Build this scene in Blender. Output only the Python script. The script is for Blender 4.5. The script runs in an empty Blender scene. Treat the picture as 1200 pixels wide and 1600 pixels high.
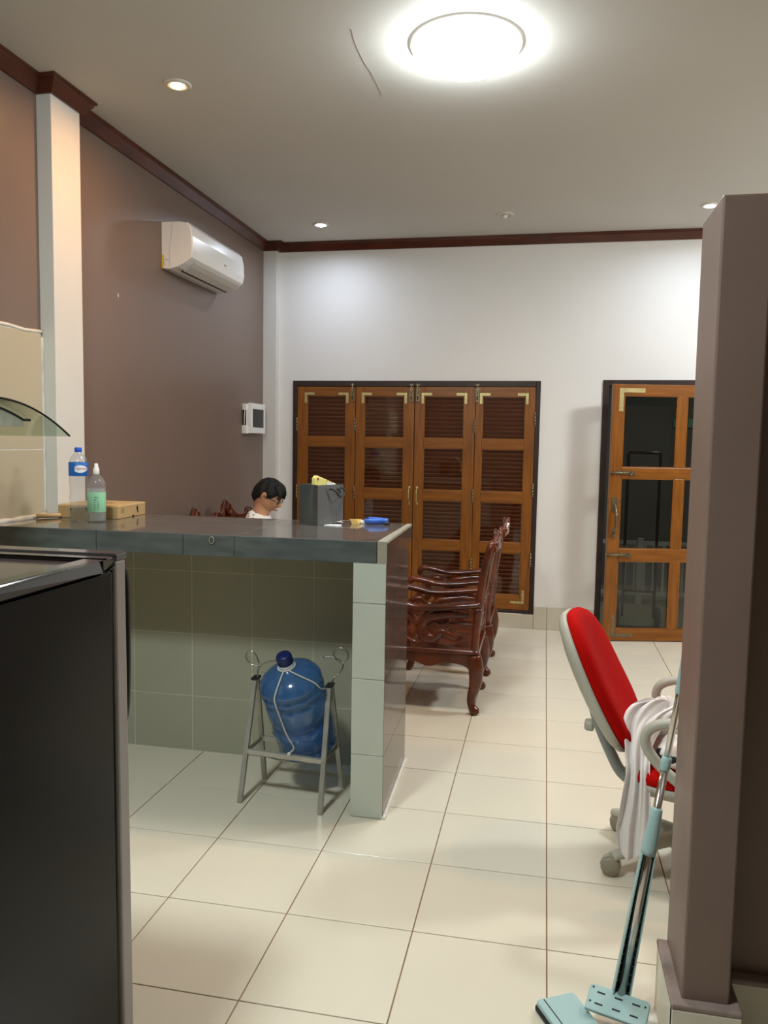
import bpy, bmesh, math, random
from mathutils import Vector, Matrix
random.seed(7)
PI = math.pi
scene = bpy.context.scene
C = bpy.data.collections.new('scene_objects'); scene.collection.children.link(C)

# ---------------------------------------------------------------- camera
cam_d = bpy.data.cameras.new('camera'); cam = bpy.data.objects.new('camera', cam_d); C.objects.link(cam)
yaw, pitch, roll = -0.198576524, 0.0866012454, 0.0168125164
F = Vector((math.sin(yaw)*math.cos(pitch), math.cos(yaw)*math.cos(pitch), -math.sin(pitch)))
R0 = Vector((math.cos(yaw), -math.sin(yaw), 0)); U0 = R0.cross(F)
RR = R0*math.cos(roll) + U0*math.sin(roll); UU = -R0*math.sin(roll) + U0*math.cos(roll)
M = Matrix((RR, UU, -F)).transposed().to_4x4()
M.translation = Vector((-0.05223, -3.87486, 1.47625))
cam.matrix_world = M
cam_d.sensor_fit = 'VERTICAL'; cam_d.sensor_height = 36.0; cam_d.lens = 1243.41/1600*36
cam_d.clip_start = 0.05
scene.camera = cam

# ---------------------------------------------------------------- world, exposure
w = bpy.data.worlds.new('night'); scene.world = w; w.use_nodes = True
w.node_tree.nodes['Background'].inputs[0].default_value = (0.010, 0.012, 0.016, 1)
w.node_tree.nodes['Background'].inputs[1].default_value = 1.0
vs = scene.view_settings
vs.view_transform = 'Standard'; vs.look = 'None'; vs.gamma = 1.0; vs.use_curve_mapping = False
vs.exposure = -0.04
scene.cycles.max_bounces = 8; scene.cycles.diffuse_bounces = 4; scene.cycles.transparent_max_bounces = 16

def area_lamp(name, loc, power, color, size, spread=180, rot=(0, 0, 0)):
    d = bpy.data.lights.new(name, 'AREA'); d.shape = 'DISK'; d.size = size; d.energy = power; d.color = color
    d.spread = math.radians(spread)
    o = bpy.data.objects.new(name, d); C.objects.link(o); o.location = loc; o.rotation_euler = rot
    return o
ZC = 3.10            # ceiling height
WARM = (1.0, 0.50, 0.18); COOL = (0.72, 0.82, 1.0); NEUT = (0.92, 0.985, 1.0); KIT = (0.86, 0.99, 1.0)
POW_BIG, POW_KIT, POW_SIDE, POW_WARM, POW_COOL = 37, 88, 104, 11, 8     # the dome figures are watts of the opal shades themselves

# ---------------------------------------------------------------- materials
def lin(c):
    return tuple((v/12.92 if v <= 0.04045 else ((v+0.055)/1.055)**2.4) for v in c)
def rgb(r, g, b): return lin((r/255, g/255, b/255)) + (1,)
MATS = {}
def mat(name, col, rough=0.5, metal=0.0, var=0.0, vscale=6.0, stretch=(1, 1, 1), bump=0.0, bscale=60.0, trans=0.0, ior=1.45,
        col2=None, coat=0.0, emit=None, estr=0.0, spec=0.5, detail=4.0, sheen=0.0, ramp=(0.3, 0.7), coord='Object'):
    if name in MATS: return MATS[name]
    m = bpy.data.materials.new(name); m.use_nodes = True; nt = m.node_tree; b = nt.nodes['Principled BSDF']
    b.inputs['Base Color'].default_value = col; b.inputs['Roughness'].default_value = rough; b.inputs['Metallic'].default_value = metal
    b.inputs['Transmission Weight'].default_value = trans; b.inputs['IOR'].default_value = ior
    b.inputs['Coat Weight'].default_value = coat; b.inputs['Specular IOR Level'].default_value = spec
    b.inputs['Sheen Weight'].default_value = sheen
    if emit: b.inputs['Emission Color'].default_value = emit; b.inputs['Emission Strength'].default_value = estr
    if var > 0 or bump > 0 or col2:
        tc = nt.nodes.new('ShaderNodeTexCoord'); mp = nt.nodes.new('ShaderNodeMapping'); mp.inputs['Scale'].default_value = stretch
        nt.links.new(tc.outputs[coord], mp.inputs['Vector'])
        if var > 0 or col2:
            n = nt.nodes.new('ShaderNodeTexNoise'); n.inputs['Scale'].default_value = vscale; n.inputs['Detail'].default_value = detail
            nt.links.new(mp.outputs[0], n.inputs['Vector'])
            r = nt.nodes.new('ShaderNodeValToRGB'); r.color_ramp.elements[0].position = ramp[0]; r.color_ramp.elements[1].position = ramp[1]
            c2 = col2 if col2 else tuple(max(0, v*(1-var)) for v in col[:3]) + (1,)
            r.color_ramp.elements[0].color = c2; r.color_ramp.elements[1].color = col
            nt.links.new(n.outputs['Fac'], r.inputs['Fac']); nt.links.new(r.outputs['Color'], b.inputs['Base Color'])
        if bump > 0:
            n2 = nt.nodes.new('ShaderNodeTexNoise'); n2.inputs['Scale'].default_value = bscale; n2.inputs['Detail'].default_value = 3
            nt.links.new(mp.outputs[0], n2.inputs['Vector'])
            bp = nt.nodes.new('ShaderNodeBump'); bp.inputs['Strength'].default_value = bump; bp.inputs['Distance'].default_value = 0.01
            nt.links.new(n2.outputs['Fac'], bp.inputs['Height']); nt.links.new(bp.outputs['Normal'], b.inputs['Normal'])
    MATS[name] = m; return m
def pane_mat(name, tint, gloss_rough=0.0, ior=1.5, body=None, bfac=0.0):
    m = bpy.data.materials.new(name); m.use_nodes = True; nt = m.node_tree
    for n in list(nt.nodes): nt.nodes.remove(n)
    o = nt.nodes.new('ShaderNodeOutputMaterial'); t = nt.nodes.new('ShaderNodeBsdfTransparent'); g = nt.nodes.new('ShaderNodeBsdfGlossy')
    mx = nt.nodes.new('ShaderNodeMixShader'); lw = nt.nodes.new('ShaderNodeLayerWeight'); lw.inputs['Blend'].default_value = 0.5
    f0 = ((ior-1)/(ior+1))**2                                   # Schlick reflectance, the same from both sides of the sheet
    pw = nt.nodes.new('ShaderNodeMath'); pw.operation = 'POWER'; pw.inputs[1].default_value = 5.0
    fr = nt.nodes.new('ShaderNodeMath'); fr.operation = 'MULTIPLY_ADD'; fr.inputs[1].default_value = 1-f0; fr.inputs[2].default_value = f0
    nt.links.new(lw.outputs['Facing'], pw.inputs[0]); nt.links.new(pw.outputs[0], fr.inputs[0])
    t.inputs['Color'].default_value = tint; g.inputs['Roughness'].default_value = gloss_rough
    nt.links.new(fr.outputs[0], mx.inputs[0]); nt.links.new(t.outputs[0], mx.inputs[1]); nt.links.new(g.outputs[0], mx.inputs[2])
    if body:                                                    # slightly cloudy plastic: some of the sheet scatters light
        bd = nt.nodes.new('ShaderNodeBsdfPrincipled'); bd.inputs['Base Color'].default_value = body; bd.inputs['Roughness'].default_value = 0.15
        m2 = nt.nodes.new('ShaderNodeMixShader'); m2.inputs[0].default_value = bfac
        nt.links.new(mx.outputs[0], m2.inputs[1]); nt.links.new(bd.outputs[0], m2.inputs[2]); nt.links.new(m2.outputs[0], o.inputs[0])
    else: nt.links.new(mx.outputs[0], o.inputs[0])
    MATS[name] = m; return m

m_ceil = mat('ceiling_paint', rgb(206, 204, 198), 0.7, var=0.05, vscale=0.8)
m_white = mat('white_wall_paint', rgb(226, 222, 216), 0.55, var=0.04, vscale=1.3, bump=0.03, bscale=25)
m_colwhite = mat('column_paint', rgb(214, 210, 202), 0.6, var=0.05, vscale=2, bump=0.06, bscale=12)
m_grout = mat('grout', rgb(150, 122, 84), 0.85, var=0.3, vscale=9)
m_floor = mat('floor_tile', rgb(212, 203, 184), 0.22, var=0.05, vscale=1.6, coord='Object')
m_bargrout = mat('pale_grout', rgb(196, 190, 170), 0.8)
m_bartile = mat('olive_tile', rgb(160, 158, 138), 0.32, var=0.06, vscale=3)
m_legtile = mat('grey_tile', rgb(190, 194, 181), 0.3, var=0.08, vscale=4)
m_sidetile = mat('brown_stone_tile', rgb(92, 80, 72), 0.10, var=0.35, vscale=9)
m_toptile = mat('dark_stone_tile', rgb(98, 94, 90), 0.07, var=0.30, vscale=7, stretch=(0.5, 2, 1), spec=0.8)
m_edgetile = mat('slate_edge_tile', rgb(92, 97, 95), 0.28, var=0.38, vscale=22, stretch=(0.4, 1, 1.6))
m_endtrim = mat('edge_trim_tile', rgb(158, 154, 136), 0.4, var=0.2, vscale=14)
m_splash = mat('backsplash_tile', rgb(184, 172, 146), 0.3, var=0.05, vscale=2.5)
m_caulk = mat('white_caulk', rgb(226, 220, 206), 0.7, var=0.15, vscale=18)
m_skirt = mat('skirting_tile', rgb(196, 188, 170), 0.3, var=0.05, vscale=3)
m_plinth = mat('plinth_tile', rgb(214, 206, 186), 0.35, var=0.12, vscale=5)
m_ledge = mat('plinth_ledge_plaster', rgb(150, 130, 122), 0.8, var=0.25, vscale=16, bump=0.2, bscale=40)
m_crown = mat('crown_wood', rgb(86, 39, 19), 0.32, var=0.45, vscale=5, stretch=(1, 1, 6))
m_woodv = mat('shutter_wood_upright', rgb(142, 86, 26), 0.34, col2=rgb(110, 62, 16), vscale=5, stretch=(7, 7, 0.7), detail=6)
m_woodh = mat('shutter_wood_cross', rgb(142, 86, 26), 0.34, col2=rgb(110, 62, 16), vscale=5, stretch=(0.7, 7, 7), detail=6)
m_slat = mat('slat_wood', rgb(150, 84, 48), 0.4, col2=rgb(112, 58, 30), vscale=4, stretch=(0.6, 6, 6))
m_darkframe = mat('dark_frame_wood', rgb(52, 33, 27), 0.45, var=0.5, vscale=9, stretch=(2, 2, 1))
m_rose = mat('rosewood', rgb(106, 48, 22), 0.2, col2=rgb(58, 24, 11), vscale=6, stretch=(1.5, 1.5, 1), detail=5, coat=0.12)
m_brass = mat('brass', rgb(214, 198, 140), 0.38, 0.8, var=0.25, vscale=30)
m_bronze = mat('aged_bronze', rgb(146, 132, 106), 0.38, 0.9, var=0.3, vscale=30)
m_chrome = mat('chrome', rgb(205, 200, 195), 0.12, 1.0)
m_steel = mat('galvanised_steel', rgb(186, 184, 174), 0.36, 0.55, var=0.2, vscale=25)
m_wire = mat('steel_wire', rgb(175, 172, 165), 0.25, 1.0)
m_black = mat('black_plastic', rgb(20, 20, 20), 0.35)
m_rubber = mat('dark_rubber', rgb(34, 36, 36), 0.7)
m_fridge = mat('black_lacquered_steel', rgb(12, 12, 11), 0.24, var=0.2, vscale=2, bump=0.012, bscale=90, spec=0.14)
m_fridgetop = mat('fridge_top', rgb(58, 48, 46), 0.16, spec=0.6)
m_fridgerim = mat('fridge_rim', rgb(34, 32, 33), 0.12, spec=0.8)
m_doorgrey = mat('fridge_door_grey', rgb(150, 144, 140), 0.4)
m_acwhite = mat('ac_white', rgb(232, 230, 226), 0.22)
m_acgrey = mat('ac_louvre_white', rgb(206, 203, 194), 0.4)
m_yellow = mat('yellow_sticker', rgb(222, 190, 40), 0.5)
m_markgrey = mat('grey_print', rgb(140, 142, 146), 0.5)
m_plwhite = mat('white_plastic', rgb(232, 230, 224), 0.35)
m_smoke = pane_mat('smoked_cover', (0.06, 0.065, 0.07, 1), 0.03)
m_pane = pane_mat('window_glass', (0.86, 0.86, 0.85, 1), 0.0, 1.6)
m_doorpane = pane_mat('tinted_door_glass', (0.62, 0.65, 0.63, 1), 0.0, 1.55)
m_hoodglass = pane_mat('hood_glass', (0.80, 0.86, 0.80, 1), 0.0, 1.45)
m_hoodedge = mat('hood_glass_edge', rgb(14, 18, 16), 0.15)
m_red = mat('red_fabric', rgb(172, 10, 6), 0.85, var=0.12, vscale=8, bump=0.05, bscale=300, spec=0.08)
m_chairgrey = mat('chair_grey_plastic', rgb(176, 174, 160), 0.42, var=0.04, vscale=5)
m_chairdark = mat('chair_olive_plastic', rgb(140, 132, 112), 0.45)
m_chairmetal = mat('chair_bar_grey', rgb(134, 136, 130), 0.4)
m_cloth = mat('white_cloth', rgb(226, 220, 217), 0.85, var=0.06, vscale=6, bump=0.08, bscale=40)
m_teal = mat('pale_teal_plastic', rgb(158, 186, 184), 0.42, var=0.05, vscale=8)
m_tealdark = mat('mop_slot_dark', rgb(18, 26, 28), 0.5)
m_rope = mat('pale_cord', rgb(196, 194, 186), 0.8, var=0.2, vscale=80)
m_jug = pane_mat('blue_jug_plastic', (0.46, 0.66, 0.88, 1), 0.05, 1.7, rgb(52, 108, 178), 0.34)
m_jugcap = mat('navy_cap', rgb(14, 28, 84), 0.35)
m_jugneck = mat('pale_neck_seal', rgb(178, 184, 190), 0.4)
m_clear = pane_mat('clear_bottle_plastic', (0.95, 0.96, 0.97, 1), 0.04, 1.7, rgb(214, 218, 220), 0.10)
m_haze = pane_mat('milky_bottle_plastic', (0.93, 0.95, 0.94, 1), 0.05, 1.3, rgb(214, 220, 216), 0.30)
m_blue = mat('blue_cap', rgb(16, 80, 190), 0.35)
m_bluelabel = mat('blue_label', rgb(20, 98, 178), 0.4)
m_lwhite = mat('white_print', rgb(236, 238, 240), 0.5)
m_lred = mat('red_print', rgb(176, 40, 44), 0.5)
m_green = mat('green_label', rgb(150, 204, 164), 0.45, var=0.06, vscale=12)
m_greenink = mat('green_ink', rgb(70, 124, 92), 0.5)
m_card = mat('cardboard', rgb(184, 152, 104), 0.75, var=0.10, vscale=9)
m_ink = mat('black_print', rgb(24, 20, 16), 0.6)
m_bag = mat('charcoal_paper_bag', rgb(96, 96, 95), 0.4, var=0.08, vscale=6)
m_bagshine = mat('charcoal_bag_gloss', rgb(66, 74, 74), 0.2, var=0.2, vscale=7)
m_yelpack = mat('pale_yellow_packet', rgb(234, 226, 138), 0.4, var=0.06, vscale=9)
m_blueitem = mat('bright_blue_plastic', rgb(60, 110, 205), 0.35)
m_stick = mat('bare_wood', rgb(196, 158, 108), 0.6, var=0.2, vscale=20)
m_skin = mat('skin', rgb(196, 146, 112), 0.5, var=0.06, vscale=9)
m_hair = mat('black_hair', rgb(10, 9, 9), 0.75, var=0.4, vscale=40, stretch=(1, 1, 0.4))
m_short = mat('dark_trousers', rgb(48, 52, 62), 0.85)
m_lip = mat('lip', rgb(150, 88, 78), 0.5)
m_eye = mat('eye_white', rgb(225, 220, 212), 0.3)
m_porch = mat('porch_floor', rgb(150, 142, 120), 0.5, var=0.2, vscale=3)
m_porchwall = mat('porch_plaster', rgb(120, 120, 116), 0.8, var=0.1, vscale=1.5)
m_rail = mat('white_railing_paint', rgb(196, 196, 190), 0.5)
m_bulb = mat('lamp_glow_cool', (1, 1, 1, 1), 0.3, emit=(0.90, 0.94, 1, 1), estr=16)
m_bulbw = mat('lamp_glow_warm', (1, 1, 1, 1), 0.3, emit=(1, 0.66, 0.30, 1), estr=6)
m_ringglow = mat('opal_rim', (1, 1, 1, 1), 0.3, emit=(0.97, 1.0, 0.97, 1), estr=1.6)
m_trimring = mat('downlight_trim', rgb(206, 198, 186), 0.35)
m_bulboff = mat('unlit_bulb', rgb(226, 224, 216), 0.3)

def brown_wall_mat():
    m = mat('brown_wall_paint', rgb(121, 102, 91), 0.34, var=0.09, vscale=1.1, bump=0.05, bscale=9)
    nt = m.node_tree; b = nt.nodes['Principled BSDF']
    link = [l for l in nt.links if l.to_socket == b.inputs['Base Color']][0]; src = link.from_socket
    tc = nt.nodes.new('ShaderNodeTexCoord'); mp = nt.nodes.new('ShaderNodeMapping'); mp.inputs['Scale'].default_value = (1, 1, 0.55)
    v = nt.nodes.new('ShaderNodeTexVoronoi'); v.inputs['Scale'].default_value = 3.1
    nt.links.new(tc.outputs['Object'], mp.inputs[0]); nt.links.new(mp.outputs[0], v.inputs['Vector'])
    lt = nt.nodes.new('ShaderNodeMath'); lt.operation = 'LESS_THAN'; lt.inputs[1].default_value = 0.022
    nt.links.new(v.outputs['Distance'], lt.inputs[0])
    mx = nt.nodes.new('ShaderNodeMix'); mx.data_type = 'RGBA'
    nt.links.new(lt.outputs[0], mx.inputs[0]); nt.links.new(src, mx.inputs[6]); mx.inputs[7].default_value = rgb(205, 196, 180)
    nt.links.new(mx.outputs[2], b.inputs['Base Color'])
    return m
m_brown = brown_wall_mat()
m_pillar = mat('pillar_brown_paint', rgb(125, 103, 92), 0.45, var=0.12, vscale=3, bump=0.12, bscale=14)

def shirt_mat():
    m = mat('white_dashed_shirt', rgb(232, 230, 226), 0.85); nt = m.node_tree; b = nt.nodes['Principled BSDF']
    tc = nt.nodes.new('ShaderNodeTexCoord'); mp = nt.nodes.new('ShaderNodeMapping'); mp.inputs['Scale'].default_value = (26, 26, 40)
    mp.inputs['Rotation'].default_value = (0.5, 0.3, 0.4)
    v = nt.nodes.new('ShaderNodeTexVoronoi'); v.inputs['Scale'].default_value = 1.0; v.inputs['Randomness'].default_value = 0.35
    lt = nt.nodes.new('ShaderNodeMath'); lt.operation = 'LESS_THAN'; lt.inputs[1].default_value = 0.27
    mx = nt.nodes.new('ShaderNodeMix'); mx.data_type = 'RGBA'
    nt.links.new(tc.outputs['Object'], mp.inputs[0]); nt.links.new(mp.outputs[0], v.inputs['Vector']); nt.links.new(v.outputs['Distance'], lt.inputs[0])
    nt.links.new(lt.outputs[0], mx.inputs[0]); mx.inputs[6].default_value = rgb(232, 230, 226); mx.inputs[7].default_value = rgb(24, 24, 28)
    nt.links.new(mx.outputs[2], b.inputs['Base Color']); return m
m_shirt = shirt_mat()

# ---------------------------------------------------------------- mesh helpers
def crom(pts, n=6):
    pts = [Vector(p) for p in pts]; out = []
    for i in range(len(pts)-1):
        p0 = pts[max(i-1, 0)]; p1 = pts[i]; p2 = pts[i+1]; p3 = pts[min(i+2, len(pts)-1)]
        for k in range(n):
            t = k/n
            out.append(0.5*((2*p1) + (p2-p0)*t + (2*p0-5*p1+4*p2-p3)*t*t + (-p0+3*p1-3*p2+p3)*t**3))
    out.append(pts[-1]); return out
class MB:
    def __init__(s): s.v = []; s.f = []; s.sm = []
    def add(s, vs, fs, smooth=False):
        o = len(s.v); s.v += [tuple(v) for v in vs]; s.f += [tuple(i+o for i in f) for f in fs]; s.sm += [smooth]*len(fs); return s
    def box(s, a, b):
        x0, y0, z0 = [min(a[i], b[i]) for i in range(3)]; x1, y1, z1 = [max(a[i], b[i]) for i in range(3)]
        return s.add([(x0,y0,z0),(x1,y0,z0),(x1,y1,z0),(x0,y1,z0),(x0,y0,z1),(x1,y0,z1),(x1,y1,z1),(x0,y1,z1)],
              [(0,3,2,1),(4,5,6,7),(0,1,5,4),(1,2,6,5),(2,3,7,6),(3,0,4,7)])
    def hexa(s, p):   # 8 points: bottom ring then top ring
        return s.add(p, [(0,3,2,1),(4,5,6,7),(0,1,5,4),(1,2,6,5),(2,3,7,6),(3,0,4,7)])
    def bar(s, a, b, wd, dp, up=(0, 0, 1)):
        a = Vector(a); b = Vector(b); t = (b-a).normalized(); u = Vector(up); sd = t.cross(u)
        if sd.length < 1e-4: sd = t.cross(Vector((1, 0, 0)))
        sd.normalize(); u = sd.cross(t); h = sd*wd/2; k = u*dp/2
        return s.hexa([a-h-k, a+h-k, b+h-k, b-h-k, a-h+k, a+h+k, b+h+k, b-h+k])
    def prism(s, poly, fn, smooth=False):   # poly of 2D; fn(u,v,side) -> 3D
        n = len(poly); vs = [fn(u, v, 0) for u, v in poly] + [fn(u, v, 1) for u, v in poly]
        s.add(vs, [tuple(range(n))[::-1], tuple(range(n, 2*n))] , False)
        o = len(s.v)-2*n
        s.f += [(o+i, o+(i+1) % n, o+n+(i+1) % n, o+n+i) for i in range(n)]; s.sm += [smooth]*n; return s
    def tube(s, pts, rad, seg=10, closed=False, flat=None, cap=True):
        pts = [Vector(p) for p in pts]; n = len(pts)
        if not hasattr(rad, '__len__'): rad = [rad]*n
        elif len(rad) != n:
            m = len(rad); rr = []
            for i in range(n):
                t = i/(n-1)*(m-1); k = min(int(t), m-2); rr.append(rad[k]+(rad[k+1]-rad[k])*(t-k))
            rad = rr
        ref = None; rings = []
        for i in range(n):
            if closed: t = pts[(i+1) % n]-pts[i-1]
            else: t = pts[min(i+1, n-1)]-pts[max(i-1, 0)]
            t.normalize()
            if flat is not None: u = Vector(flat[0])
            else:
                u = ref if ref is not None else (Vector((0, 0, 1)) if abs(t.z) < 0.9 else Vector((1, 0, 0)))
            u = (u - t*u.dot(t)).normalized(); ref = u; v = t.cross(u)
            k1, k2 = (flat[1], flat[2]) if flat is not None else (1, 1)
            rings.append([pts[i] + (u*math.cos(2*PI*j/seg)*k1 + v*math.sin(2*PI*j/seg)*k2)*rad[i] for j in range(seg)])
        vs = [p for r in rings for p in r]; fs = []
        for i in range(n if closed else n-1):
            for j in range(seg):
                fs.append((i*seg+j, i*seg+(j+1) % seg, ((i+1) % n)*seg+(j+1) % seg, ((i+1) % n)*seg+j))
        s.add(vs, fs, True)
        if cap and not closed:
            o = len(s.v)-len(vs)
            s.f += [tuple(o+j for j in range(seg))[::-1], tuple(o+(n-1)*seg+j for j in range(seg))]; s.sm += [False, False]
        return s
    def lathe(s, prof, seg=32, mat4=None, smooth=True, cap=True):   # prof: (r,z)
        vs = []
        for r, z in prof:
            for j in range(seg):
                p = Vector((r*math.cos(2*PI*j/seg), r*math.sin(2*PI*j/seg), z)); vs.append(mat4 @ p if mat4 else p)
        fs = [(i*seg+j, i*seg+(j+1) % seg, (i+1)*seg+(j+1) % seg, (i+1)*seg+j) for i in range(len(prof)-1) for j in range(seg)]
        o = len(s.v); s.add(vs, fs, smooth)
        if cap:
            if prof[0][0] > 1e-5: s.f.append(tuple(o+j for j in range(seg))[::-1]); s.sm.append(False)
            if prof[-1][0] > 1e-5: s.f.append(tuple(o+(len(prof)-1)*seg+j for j in range(seg))); s.sm.append(False)
        return s
    def loft(s, rings, smooth=True, cap=True):
        n = len(rings[0]); o = len(s.v); vs = [p for r in rings for p in r]
        s.add(vs, [(i*n+j, i*n+(j+1) % n, (i+1)*n+(j+1) % n, (i+1)*n+j) for i in range(len(rings)-1) for j in range(n)], smooth)
        if cap:
            s.f += [tuple(o+j for j in range(n))[::-1], tuple(o+(len(rings)-1)*n+j for j in range(n))]; s.sm += [False, False]
        return s
    def grid(s, fn, nu, nv, smooth=True):
        vs = [fn(i/nu, j/nv) for i in range(nu+1) for j in range(nv+1)]
        return s.add(vs, [(i*(nv+1)+j, (i+1)*(nv+1)+j, (i+1)*(nv+1)+j+1, i*(nv+1)+j+1) for i in range(nu) for j in range(nv)], smooth)
    def sphere(s, c, r, seg=14, rings=9, sc=(1, 1, 1)):
        c = Vector(c); prof = [(math.sin(PI*i/rings), -math.cos(PI*i/rings)) for i in range(rings+1)]
        vs = []
        for a, z in prof:
            for j in range(seg):
                vs.append(c + Vector((a*math.cos(2*PI*j/seg)*sc[0], a*math.sin(2*PI*j/seg)*sc[1], z*sc[2]))*r)
        return s.add(vs, [(i*seg+j, i*seg+(j+1) % seg, (i+1)*seg+(j+1) % seg, (i+1)*seg+j) for i in range(rings) for j in range(seg)], True)
    def mesh(s, name):
        me = bpy.data.meshes.new(name); me.from_pydata(s.v, [], s.f); me.polygons.foreach_set('use_smooth', s.sm)
        bm = bmesh.new(); bm.from_mesh(me); bmesh.ops.remove_doubles(bm, verts=bm.verts, dist=1e-6)
        bmesh.ops.recalc_face_normals(bm, faces=bm.faces); bm.to_mesh(me); bm.free(); me.update(); return me
def obj(name, data, m, parent=None, loc=None, rot=None, bevel=0, bseg=2):
    me = data.mesh(name) if isinstance(data, MB) else data
    if m is not None and not me.materials: me.materials.append(m)
    o = bpy.data.objects.new(name, me); C.objects.link(o)
    if parent: o.parent = parent
    if loc: o.location = loc
    if rot: o.rotation_euler = rot
    if bevel:
        b = o.modifiers.new('bevel', 'BEVEL'); b.width = bevel; b.segments = bseg; b.limit_method = 'ANGLE'; b.angle_limit = 0.7
    return o
def tag(o, label, cat, group=None):
    o['label'] = label; o['category'] = cat
    if group: o['group'] = group
    return o
def thing(name, label, cat, loc=(0, 0, 0), rotz=0, group=None):
    o = bpy.data.objects.new(name, None); C.objects.link(o); o.location = loc; o.rotation_euler = (0, 0, rotz); o.empty_display_size = 0.05
    return tag(o, label, cat, group)
def struct(name, data, m, bevel=0):
    o = obj(name, data, m, bevel=bevel) if data is not None else bpy.data.objects.new(name, None)
    if data is None: C.objects.link(o); o.empty_display_size = 0.05
    o['kind'] = 'structure'; return o
def dup(root, parent=None):
    c = root.copy(); C.objects.link(c); c.parent = parent
    for ch in list(root.children): dup(ch, c)
    return c
def B(a, b): return MB().box(a, b)
def evalmesh(me, mods):
    o = bpy.data.objects.new('tmp_eval', me); C.objects.link(o)
    for typ, kw in mods:
        md = o.modifiers.new(typ, typ)
        for k, v in kw.items(): setattr(md, k, v)
    dg = bpy.context.evaluated_depsgraph_get(); dg.update()
    r = bpy.data.meshes.new_from_object(o.evaluated_get(dg)); bpy.data.objects.remove(o); return r
def text_mesh(txt, size, extr=0.0005):
    cu = bpy.data.curves.new('txt', 'FONT'); cu.body = txt; cu.size = size; cu.extrude = extr; cu.align_x = 'CENTER'; cu.align_y = 'CENTER'; cu.resolution_u = 3
    o = bpy.data.objects.new('tmp_txt', cu); C.objects.link(o); dg = bpy.context.evaluated_depsgraph_get(); dg.update()
    me = bpy.data.meshes.new_from_object(o.evaluated_get(dg)); bpy.data.objects.remove(o); return me

# ================================================================= ROOM SHELL
XL, XR, YB, YN = -2.385, 3.6, 2.57, -5.2
# floor and its tiles
floor = struct('floor', B((XL, YN, -0.10), (XR, YB, -0.004)), m_grout)
tile_cache = {}
def tile_mesh(sx, sy, th, m, name='tile', bev=0.0007):
    k = (round(sx, 4), round(sy, 4), th, m.name)
    if k not in tile_cache:
        mb = MB(); b = bev; h = th
        mb.loft([[(-sx/2,-sy/2,0),(sx/2,-sy/2,0),(sx/2,sy/2,0),(-sx/2,sy/2,0)],
                 [(-sx/2,-sy/2,h-b),(sx/2,-sy/2,h-b),(sx/2,sy/2,h-b),(-sx/2,sy/2,h-b)],
                 [(-sx/2+b,-sy/2+b,h),(sx/2-b,-sy/2+b,h),(sx/2-b,sy/2-b,h),(-sx/2+b,sy/2-b,h)]], smooth=False)
        me = mb.mesh(name); me.materials.append(m); tile_cache[k] = me
    return tile_cache[k]
G = 0.004
for ix in range(-6, 9):
    for iy in range(-13, 7):
        x0, x1 = max(ix*0.4, XL), min((ix+1)*0.4, XR); y0, y1 = max(iy*0.4, YN), min((iy+1)*0.4, YB)
        if x1-x0 < 0.02 or y1-y0 < 0.02: continue
        obj('tile', tile_mesh(x1-x0-G, y1-y0-G, 0.010, m_floor), None, floor, ((x0+x1)/2, (y0+y1)/2, -0.010))

ceiling = struct('ceiling', B((XL-.12, YN-.12, ZC), (XR+.12, YB+.12, ZC+.1)), m_ceil)
# hairline crack in the ceiling paint near the big lamp: a thin raised sliver of lifted paint
struct('wall_left', B((XL-.12, YN, 0), (XL, YB, ZC)), m_brown)
wall_left = bpy.data.objects['wall_left']
WX0, WX1, WZ0, WZ1 = -2.140, -0.106, 0.120, 1.982      # window opening
DX0, DX1, DZ1 = 0.367, 1.482, 1.990                    # door opening
wb = MB()
wb.box((XL-.12, YB, 0), (WX0, YB+.12, ZC)); wb.box((WX0, YB, WZ1), (WX1, YB+.12, ZC)); wb.box((WX0, YB, 0), (WX1, YB+.12, WZ0))
wb.box((WX1, YB, 0), (DX0, YB+.12, ZC)); wb.box((DX0, YB, DZ1), (DX1, YB+.12, ZC)); wb.box((DX1, YB, 0), (XR+.12, YB+.12, ZC))
wall_back = struct('wall_back', wb, m_white)
struct('wall_right', B((XR, YN, 0), (XR+.12, YB, ZC)), m_brown)
struct('wall_rear', B((XL-.12, YN-.12, 0), (XR+.12, YN, ZC)), m_brown)
# column standing out of the left wall by the bar, column in the far corner
CX, CY0, CY1 = -2.31, -0.49, -0.26
struct('column_by_bar', B((XL-.02, CY0, 0), (CX, CY1, ZC)), m_colwhite, bevel=0.004)
KX, KY = -2.270, 2.505
struct('column_in_corner', B((XL-.02, KY, 0), (KX, YB+.02, ZC)), m_colwhite, bevel=0.004)

# crown moulding: a wooden profile along the top of the walls, mitred round the columns
def crown(name, path, closed=False):
    prof = [(0, ZC-.068), (.012, ZC-.068), (.020, ZC-.058), (.048, ZC-.022), (.050, ZC-.014), (.060, ZC-.010), (.060, ZC-.0005), (0, ZC-.0005)]
    pts = [Vector((x, y)) for x, y in path]; rings = []
    for i, p in enumerate(pts):
        d0 = (p-pts[i-1]).normalized() if i else None; d1 = (pts[i+1]-p).normalized() if i < len(pts)-1 else None
        if d0 is None: d0 = d1
        if d1 is None: d1 = d0
        n0 = Vector((d0.y, -d0.x)); n1 = Vector((d1.y, -d1.x)); nn = (n0+n1); nn = nn/max(nn.dot(n0), 1e-3)
        rings.append([(p.x+nn.x*a, p.y+nn.y*a, z) for a, z in prof])
    return struct(name, MB().loft(rings, smooth=False), m_crown)
crown('trim_1', [(XL, YN), (XL, CY0), (CX, CY0), (CX, CY1), (XL, CY1), (XL, KY), (KX, KY), (KX, YB), (XR, YB)])
crown('trim_2', [(XR, YB), (XR, YN), (XL, YN)])

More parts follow.
